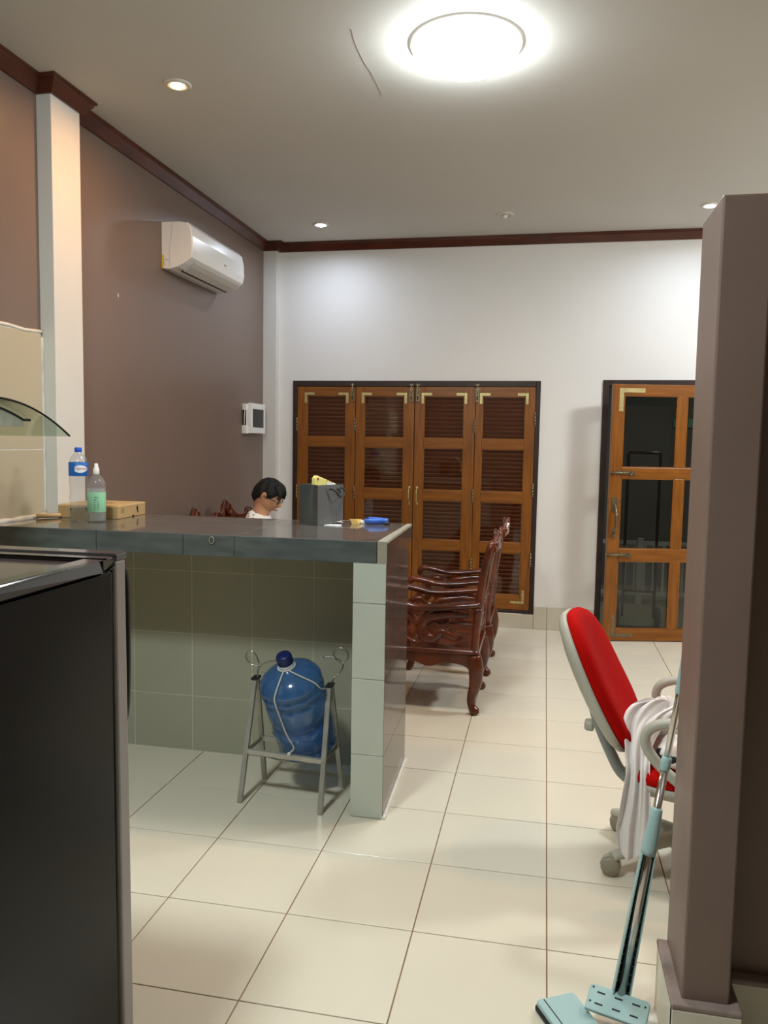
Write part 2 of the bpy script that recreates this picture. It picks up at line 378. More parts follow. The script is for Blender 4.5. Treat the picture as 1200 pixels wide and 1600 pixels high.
# skirting tiles along the back wall
skirt = struct('baseboard_back', None, None)
def skirt_run(x0, x1, ztop):
    x = x0
    cuts = [x0] + [c for c in (-2.0, -1.6, -1.2, -.8, -.4, 0.0, 1.6) if x0+.02 < c < x1-.02] + [x1]
    for a, b in zip(cuts[:-1], cuts[1:]):
        obj('tile', B((a+.0015, YB-.013, 0), (b-.0015, YB, ztop)), m_skirt, skirt, bevel=.0015, bseg=1)
skirt_run(KX, WX0, .184); skirt_run(WX0, WX1, WZ0-.002); skirt_run(WX1, DX0, .184); skirt_run(DX1, XR, .184)
obj('mortar', MB().tube([(-2.1+i*.1, YB-.008, WZ0-.004+random.uniform(-.003, .003)) for i in range(20)], .006, 6), m_caulk, skirt)

# backsplash tiles on the left wall, by the bar
sp = struct('wall_tiling', None, None)
for zi, (z0, z1) in enumerate(((0.965, 1.42), (1.42, 1.955))):
    obj('grout', B((XL, CY0-3.0, z0-.001), (XL+.0088, CY0-.012, z1)), m_caulk, sp)
    y1 = CY0-.012
    for k in range(5):
        y0 = y1-.60
        obj('tile', B((XL, y0+.002, z0+.002), (XL+.010, y1-.002, z1-.002)), m_splash, sp, bevel=.002, bseg=1); y1 = y0
obj('caulk', MB().tube([(XL+.006, CY0-.01-i*.12, 1.962+random.uniform(-.004, .004)) for i in range(24)], .009, 6), m_caulk, sp)
obj('caulk', MB().tube([(XL+.008, CY0-.006, 1.10+i*.06) for i in range(15)], [.007+random.uniform(-.002, .004) for i in range(15)], 6), m_caulk, sp)

# half-height brown partition on the right with a projecting end pillar and a tiled plinth
PX, PY0, PY1, PZ = 0.304, -2.0, -1.77, 2.022
part = MB(); part.box((PX+.106, -1.865, 0), (XR, PY1, PZ)); part.box((PX, PY0, 0), (PX+.106, PY1, PZ))
wall_part = struct('wall_partition', part, m_pillar, bevel=.005)
plz = .172
obj('plinth_ledge', MB().box((PX-.026, PY0-.026, plz), (PX+.13, PY1+.0, plz+.014)).box((PX+.13, -1.90, plz), (XR, -1.865, plz+.014)), m_ledge, wall_part, bevel=.004)
obj('tile', B((PX-.024, PY0-.02, 0), (PX, PY1-.002, plz)), m_plinth, wall_part, bevel=.002)
obj('tile', B((PX-.024, PY0-.026, 0), (PX+.128, PY0-.0, plz)), m_plinth, wall_part, bevel=.002)
obj('tile', B((PX+.107, PY0, 0), (PX+.128, -1.866, plz)), m_plinth, wall_part, bevel=.002)
xx = PX+.13
while xx < XR-.05:
    x2 = min(xx+.4, XR); obj('tile', B((xx+.001, -1.895, 0), (x2-.001, -1.866, plz)), m_plinth, wall_part, bevel=.002); xx = x2
xx = PX
while xx < XR-.05:
    x2 = min(xx+.4, XR); obj('tile', B((xx+.001, PY1+.001, 0), (x2-.001, PY1+.012, plz)), m_plinth, wall_part, bevel=.002); xx = x2

# ================================================================= WINDOW WITH FOUR FOLDING SHUTTERS
win = struct('window_1', None, None)
yw = YB-.004
fw = .036
obj('frame', B((WX0, yw-.010, WZ0), (WX0+fw, YB+.09, WZ1)), m_darkframe, win, bevel=.003)
obj('frame', B((WX1-fw, yw-.010, WZ0), (WX1, YB+.09, WZ1)), m_darkframe, win, bevel=.003)
obj('frame', B((WX0+fw, yw-.010, WZ1-.046), (WX1-fw, YB+.09, WZ1)), m_darkframe, win, bevel=.003)
obj('frame', B((WX0+fw, yw-.010, WZ0), (WX1-fw, YB+.09, WZ0+.026)), m_darkframe, win, bevel=.003)
PZS = [(.268, .609), (.693, 1.015), (1.10, 1.442), (1.519, 1.860)]
LZ0, LZ1 = .148, 1.934
def bracket(parent, x, z, dx, dz, y, L1=.085, L2=.085, wd=.02, m=m_brass):
    mb = MB(); mb.prism([(0, 0), (dx*L1, 0), (dx*L1, -dz*wd), (dx*wd, -dz*wd), (dx*wd, -dz*L2), (0, -dz*L2)], lambda u, v, s: (x+u, y-.0025*s, z+v))
    o = obj('corner_bracket', mb, m, parent)
    sc = MB()
    for t in (.25, .55, .85):
        for px, pz in ((x+dx*L1*t, z-dz*wd/2), (x+dx*wd/2, z-dz*L2*t)):
            sc.lathe([(.0035, 0), (.003, .0012), (0, .0014)], 8, Matrix.Translation((px, y-.0025, pz)) @ Matrix.Rotation(PI/2, 4, 'X'))
    return o, obj('screws', sc, m_bronze, parent)
def barrel_bolt(parent, x, z, y, L=.11, vertical=True, m=m_bronze):
    mb = MB()
    if vertical:
        mb.box((x-.014, y-.003, z-L), (x+.014, y, z)); mb.tube([(x, y-.010, z-L+.01), (x, y-.010, z+.035)], .0055, 8)
        for q in (.15, .55, .95): mb.box((x-.012, y-.016, z-L*q-.006), (x+.012, y-.003, z-L*q+.006))
        mb.tube([(x, y-.014, z-L*.7), (x-.004, y-.034, z-L*.72)], .0045, 8); mb.box((x-.014, y-.014, z+.018), (x+.014, y-.001, z+.03))
    else:
        mb.box((x, y-.003, z-.014), (x+L, y, z+.014)); mb.tube([(x-.03, y-.010, z), (x+L-.01, y-.010, z)], .0055, 8)
        for q in (.05, .45, .85): mb.box((x+L*q-.006, y-.016, z-.012), (x+L*q+.006, y-.003, z+.012))
        mb.tube([(x+L*.75, y-.014, z), (x+L*.78, y-.032, z-.02)], .0045, 8)
    return obj('barrel_bolt', mb, m, parent)
def hinge(parent, x, z, y, h=.10, m=m_bronze):
    mb = MB(); mb.tube([(x, y-.006, z-h/2), (x, y-.006, z+h/2)], .006, 8)
    for k in (-1, 1): mb.sphere((x, y-.006, z+k*h/2), .008, 8, 5)
    for k in range(4): mb.lathe([(.0072, -.009), (.0072, .009)], 8, Matrix.Translation((x, y-.006, z-h*.36+k*h*.24)))
    return obj('hinge', mb, m, parent)
leaf_specs = [(-2.103, -1.603, -2.016, -1.684), (-1.600, -1.110, -1.527, -1.194), (-1.106, -.617, -1.030, -.705), (-.614, -.143, -.559, -.220)]
slat_cache = {}
for li, (x0, x1, p0, p1) in enumerate(leaf_specs):
    lf = bpy.data.objects.new('shutter_leaf', None); C.objects.link(lf); lf.parent = win; lf.empty_display_size = .05
    lf.location = ((x0+x1)/2, yw-.006, LZ0); cx = (x0+x1)/2
    a0, a1, q0, q1 = x0-cx, x1-cx, p0-cx, p1-cx
    H = LZ1-LZ0; T = .036
    obj('stile', B((a0+.001, 0, 0), (q0, T, H)), m_woodv, lf, bevel=.0025)
    obj('stile', B((q1, 0, 0), (a1-.001, T, H)), m_woodv, lf, bevel=.0025)
    zr = [0] + [v-LZ0 for p in PZS for v in p] + [H]
    for k in range(0, len(zr), 2):
        obj('rail', B((q0, .001, zr[k]), (q1, T-.001, zr[k+1])), m_woodh, lf, bevel=.0025)
    for (z0, z1) in PZS:
        bd = MB()
        for (aa, bb) in (((q0, .004, z0-LZ0), (q0+.007, .016, z1-LZ0)), ((q1-.007, .004, z0-LZ0), (q1, .016, z1-LZ0)), ((q0, .004, z0-LZ0), (q1, .016, z0-LZ0+.007)), ((q0, .004, z1-LZ0-.007), (q1, .016, z1-LZ0))): bd.box(aa, bb)
        obj('glazing_bead', bd, m_woodh, lf)
        obj('pane', B((q0+.001, .009, z0-LZ0+.001), (q1-.001, .012, z1-LZ0-.001)), m_pane, lf)
        n = 10; pw = q1-q0
        k = round(pw, 3)
        if k not in slat_cache:
            mb = MB(); ang = math.radians(-48); dy, dz = .0215*math.cos(ang), .0215*math.sin(ang); ny, nz = -math.sin(ang)*.0035, math.cos(ang)*.0035
            # louvre blade: upper edge towards the room
            mb.prism([(-dy-ny, -dz-nz), (dy-ny, dz-nz), (dy+ny, dz+nz), (-dy+ny, -dz+nz)], lambda u, v, s: ((-pw/2 if s == 0 else pw/2), u, v))
            me = mb.mesh('slat'); me.materials.append(m_slat); slat_cache[k] = me
        for i in range(n):
            obj('slat', slat_cache[k], None, lf, ((q0+q1)/2, .032, z0-LZ0+(i+.5)*(z1-z0)/n))
    zt = 1.885-LZ0
    bracket(lf, q0-.022, zt, 1, 1, -.0005); bracket(lf, q1+.022, zt, -1, 1, -.0005)
    if li == 3: bracket(lf, q1+.035, .20-LZ0, -1, -1, -.0005, .11, .11)
    bx = {0: a1-.024, 1: a1-.024, 2: a0+.024, 3: a0+.012}[li]
    barrel_bolt(lf, bx, 1.925-LZ0, -.001)
    if li in (1, 2):
        hx = a1-.03 if li == 1 else a0+.03
        mb = MB().tube(crom([(hx, 0, .99-LZ0), (hx, -.03, 1.01-LZ0), (hx, -.034, 1.05-LZ0), (hx, -.03, 1.09-LZ0), (hx, 0, 1.11-LZ0)]), [.006, .0045, .0055, .0045, .006], 8)
        for zz in (.985, 1.115): mb.lathe([(.012, 0), (.009, .004), (0, .005)], 10, Matrix.Translation((hx, 0, zz-LZ0)) @ Matrix.Rotation(PI/2, 4, 'X'))
        obj('handle', mb, m_brass, lf)
    for zz in (1.62, 1.06, .50):
        if li in (0, 2): hinge(lf, a1-.001, zz-LZ0, -.001)
        if li == 3: hinge(lf, a1, zz+.06-LZ0, -.001)
        if li == 0: hinge(lf, a0, zz-LZ0, -.001)

# ================================================================= DOOR, AJAR
door = struct('door_1', None, None)
obj('frame', B((DX0, yw-.008, 0), (DX0+.045, YB+.12, DZ1)), m_darkframe, door, bevel=.003)
obj('frame', B((DX1-.045, yw-.008, 0), (DX1, YB+.12, DZ1)), m_darkframe, door, bevel=.003)
obj('frame', B((DX0+.045, yw-.008, DZ1-.045), (DX1-.045, YB+.12, DZ1)), m_darkframe, door, bevel=.003)
dl = bpy.data.objects.new('door_leaf', None); C.objects.link(dl); dl.parent = door
dl.location = (.424, 2.293, .006); dl.rotation_euler = (0, 0, math.atan2(.129, .584))
DW, DH, DT = 1.028, 1.934, .038
SX = [(.0, .086), (.487, .558), (.942, DW)]; DP = [(.092, .612), (.704, 1.236), (1.318, 1.852)]
for s0, s1 in (SX[0], SX[2]): obj('stile', B((s0, 0, 0), (s1, DT, DH)), m_woodv, dl, bevel=.003)
zr = [0] + [v for p in DP for v in p] + [DH]
for k in range(0, len(zr), 2): obj('rail', B((.086, .001, zr[k]), (.942, DT-.001, zr[k+1])), m_woodh, dl, bevel=.003)
for z0, z1 in DP:
    obj('mullion', B((.487, .001, z0), (.558, DT-.001, z1)), m_woodv, dl, bevel=.003)
    for s0, s1 in ((.086, .487), (.558, .942)):
        obj('pane', B((s0, .016, z0), (s1, .021, z1)), m_doorpane, dl)
        bd = MB()
        for aa, bb in (((s0, .002, z0), (s0+.007, .014, z1)), ((s1-.007, .002, z0), (s1, .014, z1)), ((s0, .002, z0), (s1, .014, z0+.007)), ((s0, .002, z1-.007), (s1, .014, z1))): bd.box(aa, bb)
        obj('glazing_bead', bd, m_woodh, dl)
bracket(dl, .048, 1.905, 1, 1, -.0005, .19, .17, .032); bracket(dl, .052, .03, 1, -1, -.0005, .17, .17, .026, m_bronze)
barrel_bolt(dl, .02, 1.277, -.001, .17, False); barrel_bolt(dl, .02, .660, -.001, .17, False)
mb = MB().tube(crom([(.045, 0, .82), (.045, -.045, .85), (.045, -.055, .93), (.045, -.045, 1.0), (.045, 0, 1.04)]), [.009, .008, .011, .008, .009], 10)
mb.prism([(0, 1.10), (.022, 1.085), (.026, 1.0), (0, .975), (-.026, 1.0), (-.022, 1.085)], lambda u, v, s: (.045+u, -.005*s, v))
mb.prism([(0, .86), (.016, .845), (.018, .80), (0, .775), (-.018, .80), (-.016, .845)], lambda u, v, s: (.045+u, -.005*s, v))
mb.sphere((.045, -.055, .965), .016, 10, 7); mb.sphere((.045, -.012, .80), .010, 8, 6)
obj('door_handle', mb, m_bronze, dl)
for zz in (.3, 1.0, 1.7): hinge(dl, DW, zz, 0)

# ================================================================= PORCH OUTSIDE (dim, seen through the door glass)
struct('porch_floor', B((-2.6, YB+.12, -.40), (3.4, 6.4, -.25)), m_porch)
struct('wall_porch', B((-2.6, 6.4, -.4), (4.4, 6.5, 3.2)), m_porchwall)
struct('porch_ceiling', B((-2.6, YB+.12, 2.75), (3.4, 4.6, 2.83)), m_porchwall)
rl = thing('railing', 'low white barred railing on the dark porch beyond the door glass', 'railing', (0, 5.2, -.25))
obj('top_rail', B((-1.2, -.02, .66), (3.2, .02, .70)), m_rail, rl); obj('bottom_rail', B((-1.2, -.02, .10), (3.2, .02, .14)), m_rail, rl)
bm_ = B((-.012, -.012, .14), (.012, .012, .66)).mesh('baluster'); bm_.materials.append(m_rail)
for i in range(44): obj('baluster', bm_, None, rl, (-1.15+i*.1, 0, 0))
for x in (-1.2, 1.0, 3.2): obj('post', B((x-.03, -.03, 0), (x+.03, .03, .73)), m_rail, rl)
pc = thing('hand_cart', 'black tubular hand cart standing on the porch behind the door glass', 'hand cart', (.865, 4.0, -.25))
obj('handle_frame', MB().tube([(-.145, 0, .10), (-.145, 0, 1.66), (-.135, 0, 1.675), (.135, 0, 1.675), (.145, 0, 1.66), (.145, 0, .10)], .014, 8), m_black, pc)
for z in (.35,): obj('cross_tube', MB().tube([(-.145, 0, z), (.145, 0, z)], .010, 8), m_black, pc)
obj('toe_plate', B((-.17, -.26, .0), (.17, .01, .012)), m_black, pc)
for x in (-.19, .19): obj('wheel', MB().lathe([(0, -.02), (.09, -.02), (.10, -.01), (.10, .01), (.09, .02), (0, .02)], 20, Matrix.Translation((x, .06, .10)) @ Matrix.Rotation(PI/2, 4, 'Y')), m_rubber, pc)
pv = thing('painted_glow_plates', 'pale green plates high on the porch wall, standing in for a green glow', 'plates', (1.62, 6.39, 1.72))
for k in range(2): obj('painted_glow_plate', B((-.16+k*.165, -.03, 0), (-.005+k*.165, .008, .11)), mat('painted_glow_green', rgb(120, 190, 150), .5), pv, bevel=.005)  # plates put in for a green glow, the light painted as colour
area_lamp('porch_light', (1.6, 4.3, 2.70), 22, (.95, 1, .9), .12)

# ================================================================= BAR COUNTER
ZT = 1.10; ZB = 1.018
BX = -0.634; BY = -0.92; FX, FY = -0.652, -0.31         # near and far corner of the skewed end face
bar = thing('bar_counter', 'tiled kitchen bar base with an open recess and a pale tiled end wall', 'bar counter', (0, 0, 0))
LX = -0.764
obj('back_panel', B((CX, -.4388, 0), (-.66, FY, ZB-.001)), m_bargrout, bar)
obj('end_wall', MB().hexa([(LX+.006, BY+.008, 0), (BX-.008, BY+.008, 0), (FX-.008, FY, 0), (LX+.006, -.4388, 0), (LX+.006, BY+.008, ZB-.001), (BX-.008, BY+.008, ZB-.001), (FX-.008, FY, ZB-.001), (LX+.006, -.4388, ZB-.001)]), m_bargrout, bar)
xs = [CX, -2.25, -1.953, -1.656, -1.358, -1.063, LX+.004]; zs = [0.001, .267, .565, .862, ZB-.002]
for a, b in zip(xs[:-1], xs[1:]):
    for c, d in zip(zs[:-1], zs[1:]):
        obj('tile', B((a+.0022, -.440, c+.0022), (b-.0022, -.4388, d-.0022)), m_bartile, bar)
for c, d in zip([.001, .255, .559, .858], [.255, .559, .858, ZB-.002]):
    obj('tile', B((LX, BY, c+.001), (BX-.001, BY+.008, d-.001)), m_legtile, bar, bevel=.0015, bseg=1)
    ddx, ddy = FX-BX, FY-BY; ln = math.hypot(ddx, ddy); nx, ny = ddy/ln, -ddx/ln   # outward normal of the end face
    def q(t, o): return (BX+ddx*t+nx*o, BY+ddy*t+ny*o)
    p = [q(0.004, -.008), q(0.004, 0), q(1, 0), q(1, -.008)]
    obj('tile', MB().hexa([(x, y, c+.0015) for x, y in p] + [(x, y, d-.0015) for x, y in p]), m_sidetile, bar)
for a, b in zip([-.92+.01, -.68], [-.68, -.44]):
    for c, d in zip(zs[:-1], zs[1:]): obj('tile', B((LX, a+.002, c+.002), (LX+.006, b-.002, d-.002)), m_bartile, bar)
obj('base_caulk', MB().tube([(BX+.004+ddx*t/14, BY+ddy*t/14, .004) for t in range(15)], [.008+random.uniform(-.002, .004) for i in range(15)], 6), m_caulk, bar)

top = thing('bar_countertop', 'dark polished stone tiled countertop spanning the bar to the left wall', 'countertop', (0, 0, 0))
YBK = -0.21
obj('slab', MB().hexa([(CX, -.491, ZB), (-.662, -.491, ZB), (-.664, YBK+.01, ZB), (CX, YBK+.01, ZB), (CX, -.491, ZT-.009), (-.662, -.491, ZT-.009), (-.664, YBK+.01, ZT-.009), (CX, YBK+.01, ZT-.009)]).hexa([(XL, BY+.009, ZB), (BX-.010, BY+.009, ZB), (-.662, -.491, ZB), (XL, -.491, ZB), (XL, BY+.009, ZT-.009), (BX-.010, BY+.009, ZT-.009), (-.662, -.491, ZT-.009), (XL, -.491, ZT-.009)]), m_bargrout, top)
tx = [XL, -1.854, -1.254, -.672]
for a, b in zip(tx[:-1], tx[1:]):
    for c, d in ((BY+.002, -.49), (-.49, YBK)):
        if c > -.6: a = max(a, CX)
        obj('top_tile', B((a+.001, c+.001, ZT-.009), (b-.001, d-.001, ZT)), m_toptile, top, bevel=.001, bseg=1)
obj('top_trim', MB().hexa([(-.671, BY, ZT-.009), (BX, BY, ZT-.009), (-.655, YBK, ZT-.009), (-.676, YBK, ZT-.009), (-.671, BY, ZT+.0005), (BX, BY, ZT+.0005), (-.655, YBK, ZT+.0005), (-.676, YBK, ZT+.0005)]), m_endtrim, top)
ex = [XL, -1.854, -1.469, -1.251, -.672]
for a, b in zip(ex[:-1], ex[1:]): obj('edge_tile', B((a+.001, BY, ZB-.004), (b-.001, BY+.009, ZT-.001)), m_edgetile, top, bevel=.001, bseg=1)
obj('edge_tile', B((-.670, BY, ZB-.004), (BX, BY+.009, ZT-.0092)), m_endtrim, top, bevel=.001, bseg=1)['label'] = 'narrow pale end piece of the edge tiling'
def qq(t, o): return (BX-.0005+(-.656-BX)*t+nx*o, BY+.009+(YBK-BY-.009)*t+ny*o)
p = [qq(0, -.008), qq(0, 0), qq(1, 0), qq(1, -.008)]
obj('edge_tile', MB().hexa([(x, y, ZB-.004) for x, y in p] + [(x, y, ZT-.009) for x, y in p]), m_sidetile, top)
obj('edge_tile', B((CX, YBK-.001, ZB-.004), (-.668, YBK+.008, ZT-.001)), m_edgetile, top)
obj('caulk', MB().tube([(XL+.012, -.50-i*.06, ZT+.004) for i in range(12)], [.014+random.uniform(-.004, .006) for i in range(12)], 6), m_caulk, top)
obj('cable_hole_ring', MB().tube([(-1.345+.010*math.cos(t*PI/6), BY-.003, 1.078+.014*math.sin(t*PI/6)) for t in range(12)], .0022, 6, closed=True), m_endtrim, top)

# ================================================================= LIGHT FITTINGS
def downlight(x, y, kind, label):
    t = thing('downlight', label, 'downlight', (x, y, ZC), 0, 'recessed ceiling downlights')
    obj('trim_ring', MB().lathe([(.040, 0), (.040, -.006), (.046, -.010), (.058, -.008), (.064, -.003), (.064, 0)], 28), m_trimring, t)
    obj('reflector', MB().lathe([(.040, -.004), (.030, -.001), (.0, -.0008)], 24), m_trimring, t)
    bm = {'warm': m_bulbw, 'cool': m_bulb, 'off': m_bulboff}[kind]
    prof = [(.034, -.003), (.032, -.010), (.022, -.015), (0, -.017)] if kind != 'off' else [(.018, -.002), (.020, -.018), (.012, -.026), (0, -.028)]
    obj('bulb', MB().lathe(prof, 20, cap=False), bm, t)
    if kind == 'warm': area_lamp('downlight_glow', (x, y, ZC-.022), POW_WARM, WARM, .07, 170)
    if kind == 'cool': area_lamp('downlight_glow', (x, y, ZC-.022), POW_COOL, COOL, .07, 165)
    return t
downlight(-1.765, -.335, 'warm', 'warm glowing downlight above the left column and bar')
downlight(-1.76, 2.03, 'cool', 'bright cool downlight in front of the left shutter panel')
downlight(-.39, 1.96, 'off', 'unlit downlight with a bare white bulb in mid ceiling')
downlight(.975, 1.93, 'cool', 'bright cool downlight just above the top corner of the brown partition')
downlight(.975, -.335, 'warm', 'warm downlight over the red office chair, outside the picture')
def dome_lamp(name, x, y, power, color, label):
    t = thing('ceiling_lamp', label, 'ceiling lamp', (x, y, ZC), 0)
    obj('base_ring', MB().lathe([(.0, 0), (.222, 0), (.226, -.010), (.220, -.022), (.205, -.024), (0, -.024)], 48), m_ringglow, t)
    obj('dome', MB().lathe([(.206, -.020), (.204, -.036), (.190, -.060), (.155, -.080), (.10, -.092), (.05, -.097), (0, -.098)], 48, cap=False), mat('opal_dome_'+name, (1, 1, 1, 1), 0.3, emit=color+(1,), estr=power/(PI*.153)), t)
    return t
dome_lamp('living', -.425, -.49, POW_BIG, NEUT, 'large glowing white dome lamp on the ceiling')
dome_lamp('kitchen', -1.30, -3.0, POW_KIT, KIT, 'white dome lamp over the kitchen behind the camera')
dome_lamp('side', 2.15, .75, POW_SIDE, NEUT, 'white dome lamp over the right part of the living room, hidden by the partition')
# the paint crack beside the lamp
cr = crom([(-.861, -.682, ZC-.0006), (-.873, -.502, ZC-.0006), (-.866, -.357, ZC-.0006), (-.858, -.2, ZC-.0006), (-.862, -.065, ZC-.0006)], 5)
obj('paint_crack', MB().tube([p+Vector((random.uniform(-.003, .003), 0, 0)) for p in cr], .0008, 4), mat('crack_shade', rgb(150, 142, 132), .9), ceiling)

# ================================================================= AIR CONDITIONER
AY0, AY1 = .715, 1.552
ac = thing('air_conditioner', 'white wall-mounted split air conditioner on the brown wall', 'air conditioner', (XL, (AY0+AY1)/2, 2.51))
hl = (AY1-AY0)/2
prof = [(0, .005), (.05, 0), (.105, .012), (.150, .034), (.178, .052), (.196, .066), (.203, .11), (.200, .19), (.188, .250), (.168, .270), (.12, .278), (0, .280)]
obj('casing', MB().prism(prof, lambda u, v, s: (u, -hl if s == 0 else hl, v)), m_acwhite, ac, bevel=.004)
fp = [(.1985, .080), (.2065, .11), (.2035, .19), (.1915, .250), (.170, .274), (.166, .268), (.186, .248), (.198, .19), (.201, .11)]
obj('front_panel', MB().prism(fp, lambda u, v, s: (u, (-hl+.004) if s == 0 else (hl-.004), v)), m_acwhite, ac)
lv = [(.100, .008), (.148, .030), (.178, .0500), (.180, .047), (.150, .025), (.102, .003)]
obj('louvre_flap', MB().prism(lv, lambda u, v, s: (u, (-hl+.09) if s == 0 else (hl-.04), v)), m_acgrey, ac)
obj('air_slot', MB().prism([(.086, .003), (.098, .008), (.1005, .0025), (.088, -.0015)], lambda u, v, s: (u, (-hl+.09) if s == 0 else (hl-.06), v)), m_black, ac)
obj('energy_sticker', B((.004, -hl-.0008, .004), (.016, -hl, .085)), m_yellow, ac)
obj('round_stamp', MB().tube([(.032+.013*math.cos(t*PI/7), -hl-.0006, .040+.018*math.sin(t*PI/7)) for t in range(11)], .0013, 5), m_markgrey, ac)
obj('side_seam', MB().tube(crom([(.055, -hl-.0004, .012), (.055, -hl-.0004, .12), (.066, -hl-.0004, .20), (.07, -hl-.0004, .272)]), .0010, 5), m_markgrey, ac)
mk = MB().tube([(.2062, .075+.014*math.cos(t*PI/6), .120+.007*math.sin(t*PI/6)) for t in range(12)], .0018, 5, closed=True); mk.box((.2055, .070, .1185), (.2075, .096, .1215))
obj('maker_mark', mk, m_markgrey, ac)

# ================================================================= DISTRIBUTION BOX
db = thing('distribution_box', 'small white breaker box with a smoked cover beside the corner column', 'breaker box', (XL, 2.19, 1.535))
obj('back_box', B((0, -.155, 0), (.035, .165, .228)), m_plwhite, db, bevel=.004)
fr = MB(); 
for a, b in (((.035, -.12, .0), (.062, .20, .045)), ((.035, -.12, .195), (.062, .20, .236)), ((.035, -.12, .045), (.062, -.08, .195)), ((.035, .17, .045), (.062, .20, .195))): fr.box(a, b)
obj('cover_frame', fr, m_plwhite, db, bevel=.003)
obj('smoked_window', B((.052, -.08, .045), (.058, .17, .195)), m_smoke, db)
for k in range(4): obj('breaker', B((.035, -.055+k*.05, .07), (.046, -.012+k*.05, .165)), m_black, db, bevel=.002)
obj('side_knockout', B((.004, -.158, .062), (.034, -.154, .180)), m_black, db)
obj('cover_latch', MB().tube(crom([(.020, -.160, .065), (.024, -.168, .12), (.028, -.165, .178), (.036, -.158, .185), (.046, -.14, .17), (.050, -.128, .06)]), .0035, 6), m_plwhite, db)
obj('lower_clip', B((.002, -.17, -.004), (.04, -.12, .055)), m_plwhite, db, bevel=.003)

# ================================================================= RANGE HOOD
hd = thing('range_hood', 'range hood with an arched glass canopy on the left wall', 'range hood', (XL+.012, -1.48, 1.48))
HW, HDp = .43, .49
def arc(t): return .125*(1-abs(t)**2.0)          # t from -1..1 along the wall
gl = MB(); N = 28
rings = []
for i in range(N+1):
    t = -1+2*i/N; y = t*HW; z = arc(t)
    rings.append([(0, y, z), (HDp, y, z), (HDp, y, z+.006), (0, y, z+.006)])
gl.loft(rings, smooth=False)
obj('glass_canopy', gl, m_hoodglass, hd)
obj('canopy_edge', MB().tube([(HDp, -HW+2*HW*i/N, arc(-1+2*i/N)+.003) for i in range(N+1)], .0042, 6), m_hoodedge, hd)
bd = MB(); pts = [(-.29+.58*i/16) for i in range(17)]
bd.prism([(y, arc(y/HW)-.006) for y in pts] + [(.29, .035), (-.29, .035)], lambda u, v, s: ((.0 if s == 0 else HDp-.10), u, v))
obj('motor_body', bd, m_steel, hd)
obj('body_edge', MB().tube([(HDp-.10, y, arc(y/HW)-.008) for y in pts] + [(HDp-.09, .318, .060)], .005, 6), m_black, hd)
obj('chimney', B((0, -.14, .12), (.24, .14, .92)), m_steel, hd, bevel=.003)
obj('control_strip', B((HDp-.100, -.12, .045), (HDp-.094, .12, .075)), m_black, hd, bevel=.002)

# ================================================================= REFRIGERATOR
FRX, FRY, FRH = -.978, -2.238, 1.222
fr_ = thing('refrigerator', 'black refrigerator seen from its side with a grey door edge', 'refrigerator', (FRX, FRY, 0))
W_ = .55
obj('cabinet', MB().hexa([(-W_, -.60, .03), (.006, -.60, .03), (.006, -.058, .03), (-W_, -.058, .03), (-W_, -.60, FRH-.034), (0, -.60, FRH-.034), (0, -.058, FRH-.034), (-W_, -.058, FRH-.034)]), m_fridge, fr_, bevel=.006)
tp = MB()
for a, b in (((-W_-.004, -.61, FRH-.034), (.005, -.56, FRH-.004)), ((-W_-.004, -.10, FRH-.034), (.005, -.046, FRH-.004)), ((-W_-.004, -.56, FRH-.034), (-W_+.04, -.10, FRH-.004)), ((-.045, -.56, FRH-.034), (.005, -.10, FRH-.004))): tp.box(a, b)
obj('top_rim', tp, m_fridgerim, fr_, bevel=.009, bseg=3)
obj('top_panel', B((-W_+.03, -.57, FRH-.034), (-.035, -.09, FRH-.012)), m_fridgetop, fr_, bevel=.003)
obj('gasket', B((-W_+.01, -.058, .05), (-.004, -.046, FRH-.04)), m_black, fr_)
obj('door', MB().hexa([(-W_, -.046, .05), (.010, -.046, .05), (.010, 0, .05), (-W_, 0, .05), (-W_, -.046, FRH-.016), (.001, -.046, FRH-.016), (.001, 0, FRH-.016), (-W_, 0, FRH-.016)]), m_doorgrey, fr_, bevel=.006)
obj('door_cap', B((-W_-.002, -.048, FRH-.016), (.004, .002, FRH)), m_fridgerim, fr_, bevel=.004)
obj('door_handle', MB().tube(crom([(-.016, -.002, 1.178), (-.014, .022, 1.170), (-.012, .028, 1.10), (-.012, .028, .92), (-.014, .020, .83), (-.016, -.002, .82)]), .0065, 10, flat=((1, 0, 0), .8, 1.2)), m_black, fr_)
obj('door_front', B((-W_+.004, 0, .06), (-.010, .004, FRH-.02)), m_fridge, fr_)
for x in (-.05, -W_+.05):
    for y in (-.55, -.06): obj('foot', MB().lathe([(.02, 0), (.02, .03), (.012, .032)], 14, Matrix.Translation((x, y, 0))), m_rubber, fr_)

# ================================================================= WATER JUG ON ITS STAND
st = thing('jug_stand', 'galvanised steel tilting stand holding the big blue water jug', 'stand', (-1.045, -.79, 0))
ox, oy = 1.045, .79
def L(x, y, z): return (x+ox, y+oy, z)
feet = {('l', 'f'): (-1.232, -.905), ('r', 'f'): (-.884, -.930), ('l', 'b'): (-1.213, -.662), ('r', 'b'): (-.862, -.668)}
apex = {'l': (-1.206, -.79, .490), 'r': (-.885, -.795, .484)}
for (s_, e_), (x, y) in feet.items():
    a = apex[s_]; dy = -.012 if e_ == 'f' else .012
    obj('leg', MB().bar(L(x, y, 0), L(a[0], a[1]+dy, a[2]), .020, .020, (0, 1, 0)), m_steel, st, bevel=.002)
def on_leg(s_, e_, z):
    x, y = feet[(s_, e_)]; a = apex[s_]; t = z/a[2]; dy = -.012 if e_ == 'f' else .012
    return L(x+(a[0]-x)*t, y+(a[1]+dy-y)*t, z)
